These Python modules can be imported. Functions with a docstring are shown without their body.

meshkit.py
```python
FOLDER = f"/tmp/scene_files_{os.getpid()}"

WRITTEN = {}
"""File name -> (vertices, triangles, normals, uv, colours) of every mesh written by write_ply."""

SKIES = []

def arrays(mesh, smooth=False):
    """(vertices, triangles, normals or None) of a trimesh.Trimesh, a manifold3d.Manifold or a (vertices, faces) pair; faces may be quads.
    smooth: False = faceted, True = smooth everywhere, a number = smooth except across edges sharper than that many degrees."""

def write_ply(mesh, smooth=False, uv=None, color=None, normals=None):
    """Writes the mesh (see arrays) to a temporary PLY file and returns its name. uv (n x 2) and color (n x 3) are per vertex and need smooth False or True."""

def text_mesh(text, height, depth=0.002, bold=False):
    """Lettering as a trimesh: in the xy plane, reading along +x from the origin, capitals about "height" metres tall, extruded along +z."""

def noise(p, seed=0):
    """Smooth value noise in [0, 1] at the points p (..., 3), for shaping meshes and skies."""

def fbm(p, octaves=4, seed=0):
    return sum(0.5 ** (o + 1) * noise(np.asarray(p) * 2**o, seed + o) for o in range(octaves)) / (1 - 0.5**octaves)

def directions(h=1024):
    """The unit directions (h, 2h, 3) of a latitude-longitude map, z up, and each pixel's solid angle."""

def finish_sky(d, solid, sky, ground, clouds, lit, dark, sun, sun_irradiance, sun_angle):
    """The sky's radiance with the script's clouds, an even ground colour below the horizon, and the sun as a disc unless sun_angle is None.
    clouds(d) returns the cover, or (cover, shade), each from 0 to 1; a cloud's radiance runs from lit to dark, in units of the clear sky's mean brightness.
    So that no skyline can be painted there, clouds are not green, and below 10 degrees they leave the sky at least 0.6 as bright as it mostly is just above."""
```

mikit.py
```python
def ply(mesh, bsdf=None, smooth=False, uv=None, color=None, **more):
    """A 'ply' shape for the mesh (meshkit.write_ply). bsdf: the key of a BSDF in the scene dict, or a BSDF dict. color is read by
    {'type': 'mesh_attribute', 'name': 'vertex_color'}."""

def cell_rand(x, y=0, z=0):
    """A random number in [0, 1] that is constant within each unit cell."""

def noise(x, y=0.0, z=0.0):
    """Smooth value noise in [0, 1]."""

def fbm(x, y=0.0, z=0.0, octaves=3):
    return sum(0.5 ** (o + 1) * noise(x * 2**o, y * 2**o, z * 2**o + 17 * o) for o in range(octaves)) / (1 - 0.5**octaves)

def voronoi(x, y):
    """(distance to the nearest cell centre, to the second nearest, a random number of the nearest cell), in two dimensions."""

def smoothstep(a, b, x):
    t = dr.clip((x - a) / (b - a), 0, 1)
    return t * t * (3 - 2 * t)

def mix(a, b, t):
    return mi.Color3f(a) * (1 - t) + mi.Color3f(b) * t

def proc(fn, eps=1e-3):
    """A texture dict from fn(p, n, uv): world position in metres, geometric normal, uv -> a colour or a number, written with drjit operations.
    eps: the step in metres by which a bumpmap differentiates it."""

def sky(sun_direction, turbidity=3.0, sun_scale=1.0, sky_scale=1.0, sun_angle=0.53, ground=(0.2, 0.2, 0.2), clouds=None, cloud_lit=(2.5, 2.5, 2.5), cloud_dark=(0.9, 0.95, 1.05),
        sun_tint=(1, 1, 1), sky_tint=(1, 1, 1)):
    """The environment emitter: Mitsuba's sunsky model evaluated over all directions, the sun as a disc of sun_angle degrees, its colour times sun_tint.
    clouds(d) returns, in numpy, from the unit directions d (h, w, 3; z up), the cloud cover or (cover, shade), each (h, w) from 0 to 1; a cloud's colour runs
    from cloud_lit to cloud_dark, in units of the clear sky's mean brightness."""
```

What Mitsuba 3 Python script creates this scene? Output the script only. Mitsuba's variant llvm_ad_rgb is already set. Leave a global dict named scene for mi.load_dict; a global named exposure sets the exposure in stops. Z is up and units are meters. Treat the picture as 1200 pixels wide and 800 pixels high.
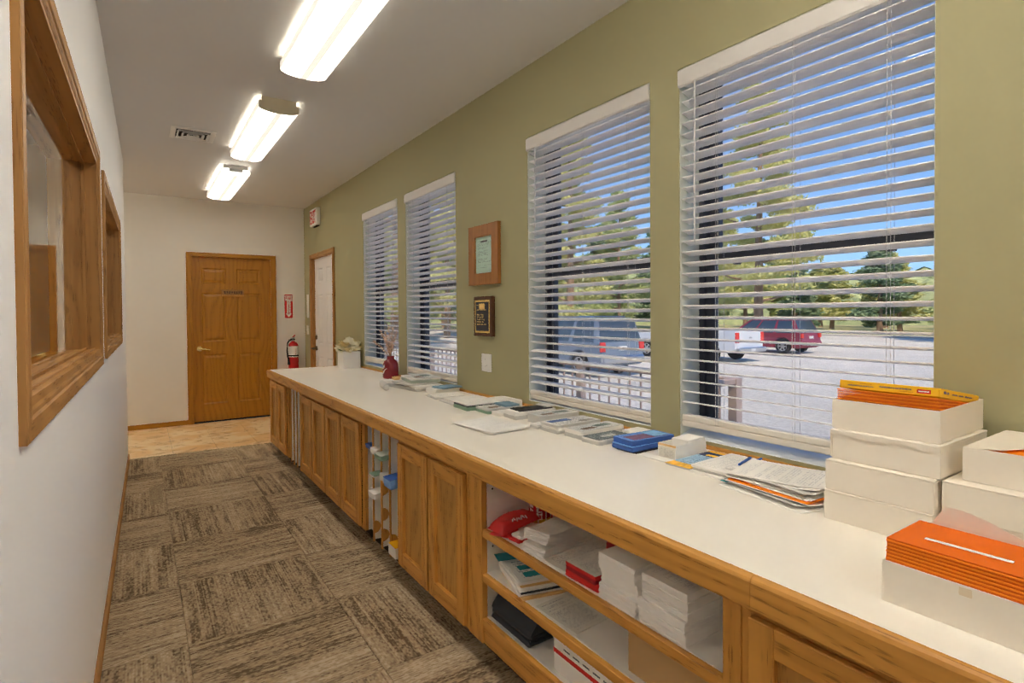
import math, random
import numpy as np, trimesh, drjit as dr, mitsuba as mi
import shapely.geometry as sg
from scipy.spatial import ConvexHull
import mikit
from mikit import noise, fbm, smoothstep, mix, cell_rand
from meshkit import text_mesh
import meshkit
T = mi.ScalarTransform4f
rng = random.Random(7)
scene, labels = {}, {}
# ------------------------------------------------------------------ camera, sky, exposure
EYE = 1.3356
FWD = np.array([0.5602, 0.8282, -0.0154])
UPV = np.array([0.0145, 0.0088, 1.0])
scene['camera'] = {'type': 'perspective', 'fov': 2 * math.degrees(math.atan(600 / 646.116)), 'fov_axis': 'x',
                   'principal_point_offset_x': 0.0, 'principal_point_offset_y': 24.07 / 800,
                   'near_clip': 0.02, 'far_clip': 1000.0,
                   'to_world': T().look_at(origin=[0, 0, EYE], target=[float(v) for v in FWD + [0, 0, EYE]], up=[float(v) for v in UPV])}
exposure = 1.75
SUN = (-0.35, -0.62, 0.80)
scene['sky'] = mikit.sky(SUN, turbidity=2.2, sky_scale=1.15, sun_scale=0.60, sun_angle=0.6, ground=(0.3, 0.29, 0.27), sky_tint=(0.8, 1.0, 1.25))
LAMP = 2.9

# ------------------------------------------------------------------ helpers
def pl(base, rough=0.5, spec=0.5, **k):
    b = base if isinstance(base, dict) else {'type': 'rgb', 'value': list(base)}
    return {'type': 'twosided', 'bsdf': {'type': 'principled', 'base_color': b, 'roughness': rough, 'specular': spec, **k}}

def mat(name, d):
    scene['mat_' + name] = d

_unit = np.array([[sx * (1 if k != 0 else 0), sy * (1 if k != 1 else 0), sz * (1 if k != 2 else 0)] for k in range(3) for sx in (-1, 1) for sy in (-1, 1) for sz in (-1, 1)], float)

def _chamfer_topology():
    lo, hi, c = np.zeros(3), np.ones(3), 0.1
    v = _chamfer_verts(lo, hi, c)
    h = ConvexHull(v)
    f = h.simplices.copy()
    for i, t in enumerate(f):
        n = np.cross(v[t[1]] - v[t[0]], v[t[2]] - v[t[0]])
        if n @ (v[t].mean(0) - 0.5) < 0:
            f[i] = t[::-1]
    return f

def _chamfer_verts(lo, hi, c):
    out = []
    for k in range(3):
        for s in np.ndindex(2, 2, 2):
            p = []
            for a in range(3):
                e = hi[a] if s[a] else lo[a]
                if a != k:
                    e += -c if s[a] else c
                p.append(e)
            out.append(p)
    return np.array(out, float)

_CF = _chamfer_topology()
_BV = np.array([[x, y, z] for x in (0, 1) for y in (0, 1) for z in (0, 1)], float)
_BF = np.array([[0, 1, 3], [0, 3, 2], [4, 6, 7], [4, 7, 5], [0, 4, 5], [0, 5, 1], [2, 3, 7], [2, 7, 6], [0, 2, 6], [0, 6, 4], [1, 5, 7], [1, 7, 3]])

def box(x0, y0, z0, x1, y1, z1, c=0.0):
    lo, hi = np.minimum([x0, y0, z0], [x1, y1, z1]), np.maximum([x0, y0, z0], [x1, y1, z1])
    if c > 0:
        c = min(c, 0.45 * (hi - lo).min())
        return trimesh.Trimesh(_chamfer_verts(lo, hi, c), _CF, process=False)
    return trimesh.Trimesh(lo + _BV * (hi - lo), _BF, process=False)

def cat(ms):
    return trimesh.util.concatenate(ms)

def xf(m, loc=(0, 0, 0), rz=0.0, rx=0.0, ry=0.0):
    m = m.copy()
    M = trimesh.transformations.euler_matrix(rx, ry, rz)
    M[:3, 3] = loc
    m.apply_transform(M)
    return m

def extrude(poly, depth, axes='xyz', at=0.0):
    """polygon in the plane of axes[0], axes[1], extruded along axes[2] from at to at + depth"""
    m = trimesh.creation.extrude_polygon(poly, abs(depth), engine='earcut')
    v = m.vertices.copy()
    v[:, 2] += at + min(depth, 0)
    out = np.zeros_like(v)
    for i, a in enumerate(axes):
        out[:, 'xyz'.index(a)] = v[:, i]
    m = trimesh.Trimesh(out, m.faces, process=False)
    if m.volume < 0:
        m.invert()
    return m

def tube(pts, r, n=6, cap=True):
    p = np.asarray(pts, float)
    r = np.broadcast_to(r, (len(p),))
    t = np.gradient(p, axis=0)
    t /= np.linalg.norm(t, axis=1, keepdims=True) + 1e-12
    ref = np.array([0, 0, 1.0]) if abs(t[0, 2]) < 0.8 else np.array([1.0, 0, 0])
    a = np.cross(t, ref)
    a /= np.linalg.norm(a, axis=1, keepdims=True)
    b = np.cross(t, a)
    g = np.arange(n) * 2 * np.pi / n
    v = p[:, None] + r[:, None, None] * (np.cos(g)[None, :, None] * a[:, None] + np.sin(g)[None, :, None] * b[:, None])
    f = []
    for i in range(len(p) - 1):
        for j in range(n):
            k = (j + 1) % n
            f += [[i * n + j, i * n + k, (i + 1) * n + k], [i * n + j, (i + 1) * n + k, (i + 1) * n + j]]
    v = v.reshape(-1, 3)
    if cap:
        for e, o in ((0, 1), (len(p) - 1, -1)):
            c = len(v)
            v = np.vstack([v, p[e]])
            for j in range(n):
                q = [c, e * n + (j + 1) % n, e * n + j]
                f.append(q if o == 1 else q[::-1])
    m = trimesh.Trimesh(v, f, process=False)
    if m.volume < 0:
        m.invert()
    return m

def lathe(prof, n=24, loc=(0, 0, 0)):
    m = trimesh.creation.revolve(np.array(prof, float), sections=n)
    m.apply_translation(loc)
    if m.volume < 0:
        m.invert()
    return m

def rect(a0, b0, a1, b1):
    return sg.box(min(a0, a1), min(b0, b1), max(a0, a1), max(b0, b1))

USED = set()
def key(name, parent=None):
    k = name if parent is None else parent + '__' + name
    if k in USED:
        i = 1
        while f'{k}_{i:03d}' in USED:
            i += 1
        k = f'{k}_{i:03d}'
    USED.add(k)
    return k

def thing(name, label=None, category=None, group=None, kind=None):
    k = key(name)
    d = {}
    if label: d['label'] = label
    if category: d['category'] = category
    if group: d['group'] = group
    if kind: d['kind'] = kind
    labels[k] = d
    return k

def part(name, mesh, m, parent, smooth=False, label=None, kind=None, **kw):
    k = key(name, parent)
    scene[k] = mikit.ply(mesh, 'mat_' + m, smooth, **kw)
    d = {}
    if label: d['label'] = label
    if kind: d['kind'] = kind
    if d: labels[k] = d
    return k

def share(name, ply, parent, to_world=None, label=None):
    k = key(name, parent)
    scene[k] = dict(ply)
    if to_world is not None:
        scene[k]['to_world'] = to_world
    if label: labels[k] = {'label': label}
    return k

def one(name, mesh, m, label, category, group=None, smooth=False, **kw):
    k = thing(name, label, category, group)
    scene[k] = mikit.ply(mesh, 'mat_' + m, smooth, **kw)
    return k

def struct(name, mesh, m, smooth=False, **kw):
    USED.add(name)
    scene[name] = mikit.ply(mesh, 'mat_' + m, smooth, **kw)
    labels[name] = {'kind': 'structure'}
    return name

def holder(name):
    USED.add(name)
    labels[name] = {'kind': 'structure'}
    return name

def slab_uv(w, d, h, bend=None, n=1):
    """thin sheet w (x) by d (y), h thick, centred, planar uv; bend(x, y) lifts it"""
    nx, ny = n, n
    xs, ys = np.linspace(-w / 2, w / 2, nx + 1), np.linspace(-d / 2, d / 2, ny + 1)
    X, Y = np.meshgrid(xs, ys, indexing='ij')
    Z = bend(X, Y) if bend else 0 * X
    top = np.stack([X, Y, Z + h], -1).reshape(-1, 3)
    bot = np.stack([X, Y, Z], -1).reshape(-1, 3)
    N = len(top)
    f = []
    id_ = lambda i, j: i * (ny + 1) + j
    for i in range(nx):
        for j in range(ny):
            a, b, c, d_ = id_(i, j), id_(i + 1, j), id_(i + 1, j + 1), id_(i, j + 1)
            f += [[a, b, c], [a, c, d_], [N + a, N + c, N + b], [N + a, N + d_, N + c]]
    edge = [id_(i, 0) for i in range(nx + 1)] + [id_(nx, j) for j in range(1, ny + 1)] + [id_(i, ny) for i in range(nx - 1, -1, -1)] + [id_(0, j) for j in range(ny - 1, 0, -1)]
    v = np.vstack([top, bot])
    side0 = len(v)
    E = len(edge)
    v = np.vstack([v, top[edge], bot[edge]])
    for k in range(E):
        q = (k + 1) % E
        f += [[side0 + k, side0 + E + k, side0 + E + q], [side0 + k, side0 + E + q, side0 + q]]
    uv = np.stack([v[:, 0] / w + 0.5, v[:, 1] / d + 0.5], 1)
    return trimesh.Trimesh(v, f, process=False), uv

# ------------------------------------------------------------------ materials
def wood_fn(axis, light, mid, dark, scale=1.0):
    def fn(p, n, uv):
        c = {'x': (p.x, p.y, p.z), 'y': (p.y, p.z, p.x), 'z': (p.z, p.x, p.y)}[axis]
        al, a, b = c
        w = fbm(al * 1.6 * scale, a * 6.0, b * 6.0, 2)
        ring = dr.sin((a * 17.0 + b * 17.0 + w * 5.0) * 6.2832) * 0.5 + 0.5
        ring = ring * ring
        streak = noise(a * 150.0, b * 150.0, al * 4.0)
        pore = smoothstep(0.60, 0.85, noise(a * 420.0, b * 420.0, al * 22.0)) * smoothstep(0.15, 0.6, ring)
        col = mix(light, mid, ring * 0.45 + streak * 0.45)
        return mix(col, mi.Color3f(dark), pore * 0.5)
    return mikit.proc(fn)

OL, OM, OD = (0.60, 0.295, 0.062), (0.46, 0.195, 0.032), (0.16, 0.055, 0.010)
for ax in 'xyz':
    mat('oak_' + ax, pl(wood_fn(ax, OL, OM, OD), 0.38, 0.45))
for ax in 'xz':
    mat('doorwood_' + ax, pl(wood_fn(ax, (0.47, 0.205, 0.017), (0.38, 0.152, 0.011), (0.22, 0.078, 0.007)), 0.36, 0.45))
for ax in 'yz':
    mat('trimwood_' + ax, pl(wood_fn(ax, (0.43, 0.215, 0.062), (0.31, 0.14, 0.034), (0.13, 0.05, 0.012)), 0.4, 0.45))
mat('frame_wood', pl(wood_fn('z', (0.36, 0.15, 0.04), (0.28, 0.105, 0.026), (0.17, 0.06, 0.015)), 0.4))
mat('walnut', pl(wood_fn('z', (0.10, 0.04, 0.016), (0.065, 0.025, 0.01), (0.03, 0.012, 0.006)), 0.35))

def peel(scale, h):
    return mikit.proc(lambda p, n, uv: h * fbm(p.x * scale, p.y * scale, p.z * scale, 2), eps=0.004)
def wallmat(col):
    return {'type': 'twosided', 'bsdf': {'type': 'bumpmap', 'arbitrary': peel(45.0, 0.0022), 'bsdf': {'type': 'principled', 'base_color': {'type': 'rgb', 'value': list(col)}, 'roughness': 0.6, 'specular': 0.3}}}
mat('white_wall', wallmat((0.83, 0.80, 0.74)))
mat('olive_wall', wallmat((0.385, 0.360, 0.205)))
mat('ceiling', wallmat((0.68, 0.675, 0.67)))
mat('daylit_left_wall', wallmat((0.85, 0.855, 0.87)))  # white wall made cooler and lighter: window daylight put into the colour
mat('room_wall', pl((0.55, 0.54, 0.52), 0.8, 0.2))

def carpet_fn(swap):
    def fn(p, n, uv):
        al, ac = (p.x, p.y) if swap else (p.y, p.x)
        tone = noise(al * 1.9 + 3.1, ac * 8.0, 4.0)
        streak = fbm(al * 7.0, ac * 42.0, 2.0, 2)
        line = noise(al * 1.3, ac * 190.0, 5.0)
        flec = noise(al * 85.0, ac * 150.0, 9.0)
        t = 0.10 + 0.42 * streak + 0.34 * line + 0.42 * (flec - 0.5) + 0.3 * (tone - 0.5)
        c = mix((0.145, 0.099, 0.057), (0.43, 0.325, 0.208), smoothstep(0.12, 0.62, t))
        return mix(c, mi.Color3f(0.58, 0.49, 0.36), smoothstep(0.55, 0.9, t) * 0.8)
    return mikit.proc(fn)
mat('carpet_y', pl(carpet_fn(False), 0.95, 0.1))
mat('carpet_x', pl(carpet_fn(True), 0.95, 0.1))
mat('carpet_tan', pl(mikit.proc(lambda p, n, uv: mix((0.27, 0.20, 0.12), (0.40, 0.31, 0.20), noise(p.x * 160, p.y * 60))), 0.95, 0.1))
def stone(p, n, uv):
    t = fbm(p.x * 5.0, p.y * 5.0, 1.0, 3)
    v = fbm(p.x * 14.0 + t * 3, p.y * 14.0, 2.0, 3)
    return mix(mix((0.76, 0.50, 0.235), (0.85, 0.65, 0.39), smoothstep(0.3, 0.7, t)), mi.Color3f(0.50, 0.30, 0.14), smoothstep(0.55, 0.8, v) * 0.6)
mat('stone_tile', pl(mikit.proc(stone), 0.35, 0.5))
mat('grout', pl((0.42, 0.33, 0.22), 0.9, 0.1))
mat('laminate', pl((0.85, 0.805, 0.725), 0.32, 0.45))
mat('melamine', pl((0.87, 0.845, 0.79), 0.45, 0.4))
mat('blind', pl((0.86, 0.85, 0.84), 0.42, 0.45))
mat('blind_cream', pl((0.80, 0.755, 0.67), 0.42, 0.45))
mat('cord', pl((0.60, 0.60, 0.60), 0.8, 0.2))
mat('white_plastic', pl((0.82, 0.81, 0.78), 0.4, 0.5))
mat('white_paint', pl((0.80, 0.80, 0.79), 0.45, 0.5))
mat('daylit_reveal', pl((0.60, 0.62, 0.54), 0.5, 0.4))  # olive reveal lightened: strong daylight painted into its colour
mat('manila_pale', pl((0.72, 0.61, 0.45), 0.6, 0.3))
mat('oak_panel', pl(wood_fn('z', (0.50, 0.26, 0.066), (0.39, 0.18, 0.038), (0.15, 0.055, 0.012)), 0.4, 0.4))
mat('sill_sky_tint', pl((0.70, 0.75, 0.78), 0.4, 0.5))  # pale sill with the blue of reflected sky put into its colour
mat('lamp_cream', pl((0.72, 0.66, 0.50), 0.5, 0.4))
mat('lamp_metal', pl((0.66, 0.67, 0.69), 0.4, 0.5))
mat('bronze', pl((0.035, 0.037, 0.05), 0.4, 0.5))
mat('dark', pl((0.02, 0.018, 0.016), 0.7, 0.2))
mat('shaded_valance', pl((0.70, 0.68, 0.655), 0.5, 0.4))  # blind white greyed down: the shade on the valance is painted in
mat('shadow_gap', pl((0.035, 0.022, 0.014), 0.8, 0.2))  # dark toe kick oak, and the shade painted behind the door gaps
mat('brass', {'type': 'twosided', 'bsdf': {'type': 'roughconductor', 'material': 'Au', 'alpha': 0.18}})
mat('steel', pl((0.55, 0.55, 0.56), 0.3, 0.5, metallic=1.0))
mat('bronze_metal', pl((0.16, 0.12, 0.07), 0.35, 0.5, metallic=1.0))
mat('red', pl((0.60, 0.022, 0.022), 0.35, 0.5))
mat('red_dark', pl((0.33, 0.012, 0.02), 0.3, 0.5))
mat('white', pl((0.82, 0.81, 0.78), 0.6, 0.3))
mat('paper', pl((0.87, 0.85, 0.81), 0.8, 0.2))
mat('paper_gray', pl((0.60, 0.59, 0.56), 0.8, 0.2))
mat('paper_sage', pl((0.42, 0.47, 0.41), 0.7, 0.2))
mat('carton', pl((0.80, 0.74, 0.645), 0.5, 0.35))
mat('kraft', pl((0.48, 0.31, 0.145), 0.8, 0.2))
mat('manila', pl((0.72, 0.47, 0.20), 0.7, 0.2))
mat('orange', pl((0.90, 0.25, 0.012), 0.6, 0.3))
mat('orange_edge', pl((0.70, 0.13, 0.008), 0.65, 0.3))
mat('yellow', pl((0.83, 0.46, 0.012), 0.45, 0.4))
mat('purple_ink', pl((0.16, 0.09, 0.19), 0.6, 0.2))
mat('rust_ink', pl((0.55, 0.17, 0.02), 0.6, 0.2))
mat('blue', pl((0.035, 0.115, 0.42), 0.35, 0.5))
mat('blue_light', pl((0.16, 0.36, 0.72), 0.35, 0.5))
mat('teal', pl((0.02, 0.21, 0.26), 0.4, 0.4))
mat('navy_black', pl((0.018, 0.024, 0.034), 0.42, 0.5))
mat('black', pl((0.015, 0.015, 0.017), 0.5, 0.4))
mat('green_sage', pl((0.22, 0.34, 0.25), 0.5, 0.3))
mat('steel_blue', pl((0.20, 0.32, 0.42), 0.5, 0.3))
mat('gold', pl((0.68, 0.46, 0.15), 0.4, 0.5))
mat('vase_red', pl((0.26, 0.022, 0.028), 0.3, 0.5))
mat('twig', pl((0.40, 0.22, 0.13), 0.8, 0.2))
mat('bud', pl((0.66, 0.46, 0.34), 0.8, 0.2))
mat('petal', {'type': 'twosided', 'bsdf': {'type': 'diffuse', 'reflectance': {'type': 'rgb', 'value': [0.90, 0.85, 0.64]}}})
mat('petal_yellow', {'type': 'twosided', 'bsdf': {'type': 'diffuse', 'reflectance': {'type': 'rgb', 'value': [0.84, 0.70, 0.36]}}})
mat('leaf', pl((0.10, 0.17, 0.05), 0.5, 0.3))
mat('mint', pl((0.52, 0.70, 0.62), 0.5, 0.4))
mat('pane', {'type': 'thindielectric', 'int_ior': 1.5})
mat('ink', pl((0.12, 0.12, 0.13), 0.7, 0.2))

def print_fn(paper, ink, rows, image=None, seed=0.0, margin=0.07):
    """flat print: rows of illegible type and optional picture blocks, in uv"""
    def fn(p, n, uv):
        u, v = uv.x, uv.y
        r = v * rows
        i = dr.floor(r)
        inside = (u > margin) & (u < 1 - margin * (1 + 3 * cell_rand(i, seed))) & (v > margin) & (v < 1 - margin)
        on = inside & ((r - i) > 0.45) & (noise(u * 75.0, i * 3.7, seed) > 0.45) & (cell_rand(i, seed, 3) > 0.22)
        c = dr.select(on, mi.Color3f(ink), mi.Color3f(paper))
        for (u0, v0, u1, v1, col) in image or ():
            hit = (u > u0) & (u < u1) & (v > v0) & (v < v1)
            tone = 0.6 + 0.8 * fbm(u * 7.0, v * 7.0, seed + u0 * 10, 2)
            c = dr.select(hit, mi.Color3f(col) * tone, c)
        return c
    return mikit.proc(fn)
mat('print_text', pl(print_fn((0.82, 0.80, 0.76), (0.62, 0.62, 0.62), 34), 0.8, 0.2))
mat('print_form', pl(print_fn((0.70, 0.67, 0.60), (0.36, 0.35, 0.35), 26, seed=5.0), 0.8, 0.2))
mat('print_news', pl(print_fn((0.66, 0.65, 0.62), (0.22, 0.22, 0.23), 30, [(0.08, 0.55, 0.55, 0.9, (0.10, 0.16, 0.32)), (0.6, 0.1, 0.92, 0.4, (0.3, 0.28, 0.26))], 2.0), 0.75, 0.2))
mat('print_gray', pl(print_fn((0.60, 0.60, 0.57), (0.33, 0.35, 0.34), 18, [(0.15, 0.2, 0.45, 0.5, (0.20, 0.14, 0.10)), (0.5, 0.35, 0.85, 0.7, (0.16, 0.20, 0.18))], 3.0), 0.6, 0.3))
mat('print_dark', pl(print_fn((0.12, 0.14, 0.14), (0.3, 0.33, 0.3), 12, [(0.3, 0.3, 0.7, 0.6, (0.55, 0.55, 0.5))], 4.0), 0.5, 0.4))
mat('print_mint', pl(print_fn((0.50, 0.69, 0.60), (0.22, 0.32, 0.28), 34, None, 7.0, 0.12), 0.5, 0.4))
mat('print_blue', pl(print_fn((0.10, 0.23, 0.60), (0.06, 0.12, 0.4), 6, [(0.1, 0.1, 0.6, 0.7, (0.16, 0.05, 0.09)), (0.62, 0.2, 0.95, 0.9, (0.22, 0.5, 0.8))], 6.0), 0.35, 0.5))
mat('print_yellow', pl(print_fn((0.36, 0.55, 0.72), (0.2, 0.3, 0.45), 8, [(-1, -1, 0.17, 2, (0.86, 0.50, 0.06)), (0.68, -1, 0.9, 2, (0.03, 0.04, 0.10)), (0.71, 0.2, 0.80, 0.75, (0.85, 0.5, 0.06)), (0.9, -1, 2, 2, (0.8, 0.42, 0.04))], 8.0), 0.5, 0.4))
mat('print_teal', pl(print_fn((0.74, 0.74, 0.71), (0.35, 0.4, 0.42), 14, [(-1, 0.80, 0.3, 2, (0.02, 0.22, 0.27)), (0.1, 0.12, 0.32, 0.3, (0.02, 0.24, 0.28)), (0.1, 0.38, 0.32, 0.55, (0.02, 0.24, 0.28))], 9.0), 0.5, 0.4))
mat('print_plaque', pl(print_fn((0.02, 0.02, 0.03), (0.55, 0.38, 0.14), 12, [(0.28, 0.74, 0.72, 0.95, (0.75, 0.5, 0.18))], 11.0, 0.1), 0.35, 0.5))
mat('print_tape', pl(mikit.proc(lambda p, n, uv: dr.select((dr.abs(dr.sin(uv.x * 25.2)) < 0.22) | (uv.y > 0.94), mi.Color3f(0.80, 0.76, 0.72), dr.select((uv.y < 0.12) & (uv.x > 0.5), mi.Color3f(0.7, 0.45, 0.05), mi.Color3f(0.52, 0.02, 0.03)))), 0.4, 0.4))
# ------------------------------------------------------------------ room
XR, YB, H = 1.86, 7.752, 2.745
CT = 0.792
WIN = {1: (4.503, 5.390, 0.828, 2.332), 2: (3.449, 4.336, 0.828, 2.332), 3: (1.664, 2.584, 0.828, 2.336), 4: (0.621, 1.508, 0.818, 2.332),
       7: (-1.15, -0.25, 0.828, 2.332), 8: (-2.20, -1.30, 0.828, 2.332)}  # these two: unseen bare windows added for more daylight
# right wall (pierced), back wall, left wall
wall = rect(-3.4, -0.2, YB + 0.15, H + 0.3)
for (a, b, z0, z1) in WIN.values():
    wall = wall.difference(rect(a, z0, b, z1))
wall = wall.difference(rect(6.405, -0.01, 7.335, 2.04))
struct('wall_right', extrude(wall, 0.2, 'yzx', XR), 'olive_wall')
wb = rect(-3.4, -0.2, XR, H + 0.3).difference(rect(0.54, -0.01, 1.432, 2.05))
struct('wall_back', extrude(wb, 0.15, 'xzy', YB), 'white_wall')

def lw(m):
    m = m.copy()
    v = m.vertices.copy()
    v[:, 0] += -0.181 + 0.013 * v[:, 1]
    m.vertices = v
    return m
LWIN = {5: (1.248, 2.930, 1.177, 1.990), 6: (3.305, 4.975, 1.184, 1.967)}
wl = rect(-3.4, -0.2, 6.147, H + 0.3)
for (a, b, z0, z1) in LWIN.values():
    wl = wl.difference(rect(a, z0, b, z1))
struct('wall_left', lw(extrude(wl, -0.16, 'yzx', 0.0)), 'daylit_left_wall')
struct('wall_front', box(-3.6, -3.4, -0.2, XR, -3.25, H + 0.3), 'white_wall')
struct('ceiling', box(-3.6, -3.4, H, XR + 0.25, YB + 0.15, H + 0.3), 'ceiling')
# the room behind the interior windows
holder('wall_office')
part('partition', box(-3.6, -3.4, -0.1, -3.4, YB + 0.15, H), 'room_wall', 'wall_office')
part('partition', lw(box(-3.6, 6.0, -0.1, -0.16, 6.147, H)), 'room_wall', 'wall_office')
# floor: base slab, carpet tiles, stone tiles
struct('floor', box(-3.6, -3.4, -0.2, XR + 0.1, YB + 0.15, -0.008), 'grout')
edge = sg.Polygon([(-4, -4), (4, -4), (4, 6.005), (-0.3, 6.225), (-4, 6.41)])
P0X, P0Y, PS = 0.145, 2.57, 0.6
for i in range(-1, 3):
    for j in range(-9, 8):
        x0, y0 = P0X + i * PS, P0Y + j * PS
        q = rect(x0 + 0.0012, y0 + 0.0012, x0 + PS - 0.0012, y0 + PS - 0.0012).intersection(rect(-0.22, -3.25, 1.30, 7)).intersection(edge)
        if q.is_empty or q.area < 0.002:
            continue
        part('carpet_tile', extrude(q, 0.008, 'xyz', -0.008), 'carpet_x' if (i + j) % 2 else 'carpet_y', 'floor')
part('carpet_patch', box(0.045, 4.62, -0.007, 0.125, 5.10, 0.0008), 'carpet_tan', 'floor')
stone_area = rect(-3.4, 5.9, XR, YB).difference(edge)
TS = 0.376
for i in range(-10, 5):
    for j in range(-1, 6):
        x0, y0 = 0.256 + i * TS, 7.36 - 3 * TS + j * TS
        q = rect(x0 + 0.002, y0 + 0.002, x0 + TS - 0.002, y0 + TS - 0.002).intersection(stone_area)
        if q.is_empty or q.area < 0.002:
            continue
        for g in getattr(q, 'geoms', [q]):
            part('floor_tile', extrude(g, 0.0065, 'xyz', -0.008), 'stone_tile', 'floor')
# door mat strip in front of the oak door, baseboards
struct('baseboard_left', lw(box(0, -3.2, 0, 0.013, 6.147, 0.062, 0.003)), 'trimwood_y')
holder('baseboard_back')
part('board', box(-3.4, YB - 0.013, 0, 0.479, YB, 0.056, 0.003), 'doorwood_x', 'baseboard_back')
part('board', box(1.499, YB - 0.013, 0, XR, YB, 0.056, 0.003), 'doorwood_x', 'baseboard_back')
struct('trim_1', box(XR - 0.016, -2.0, CT, XR, 5.80, CT + 0.014, 0.003), 'oak_y')

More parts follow.
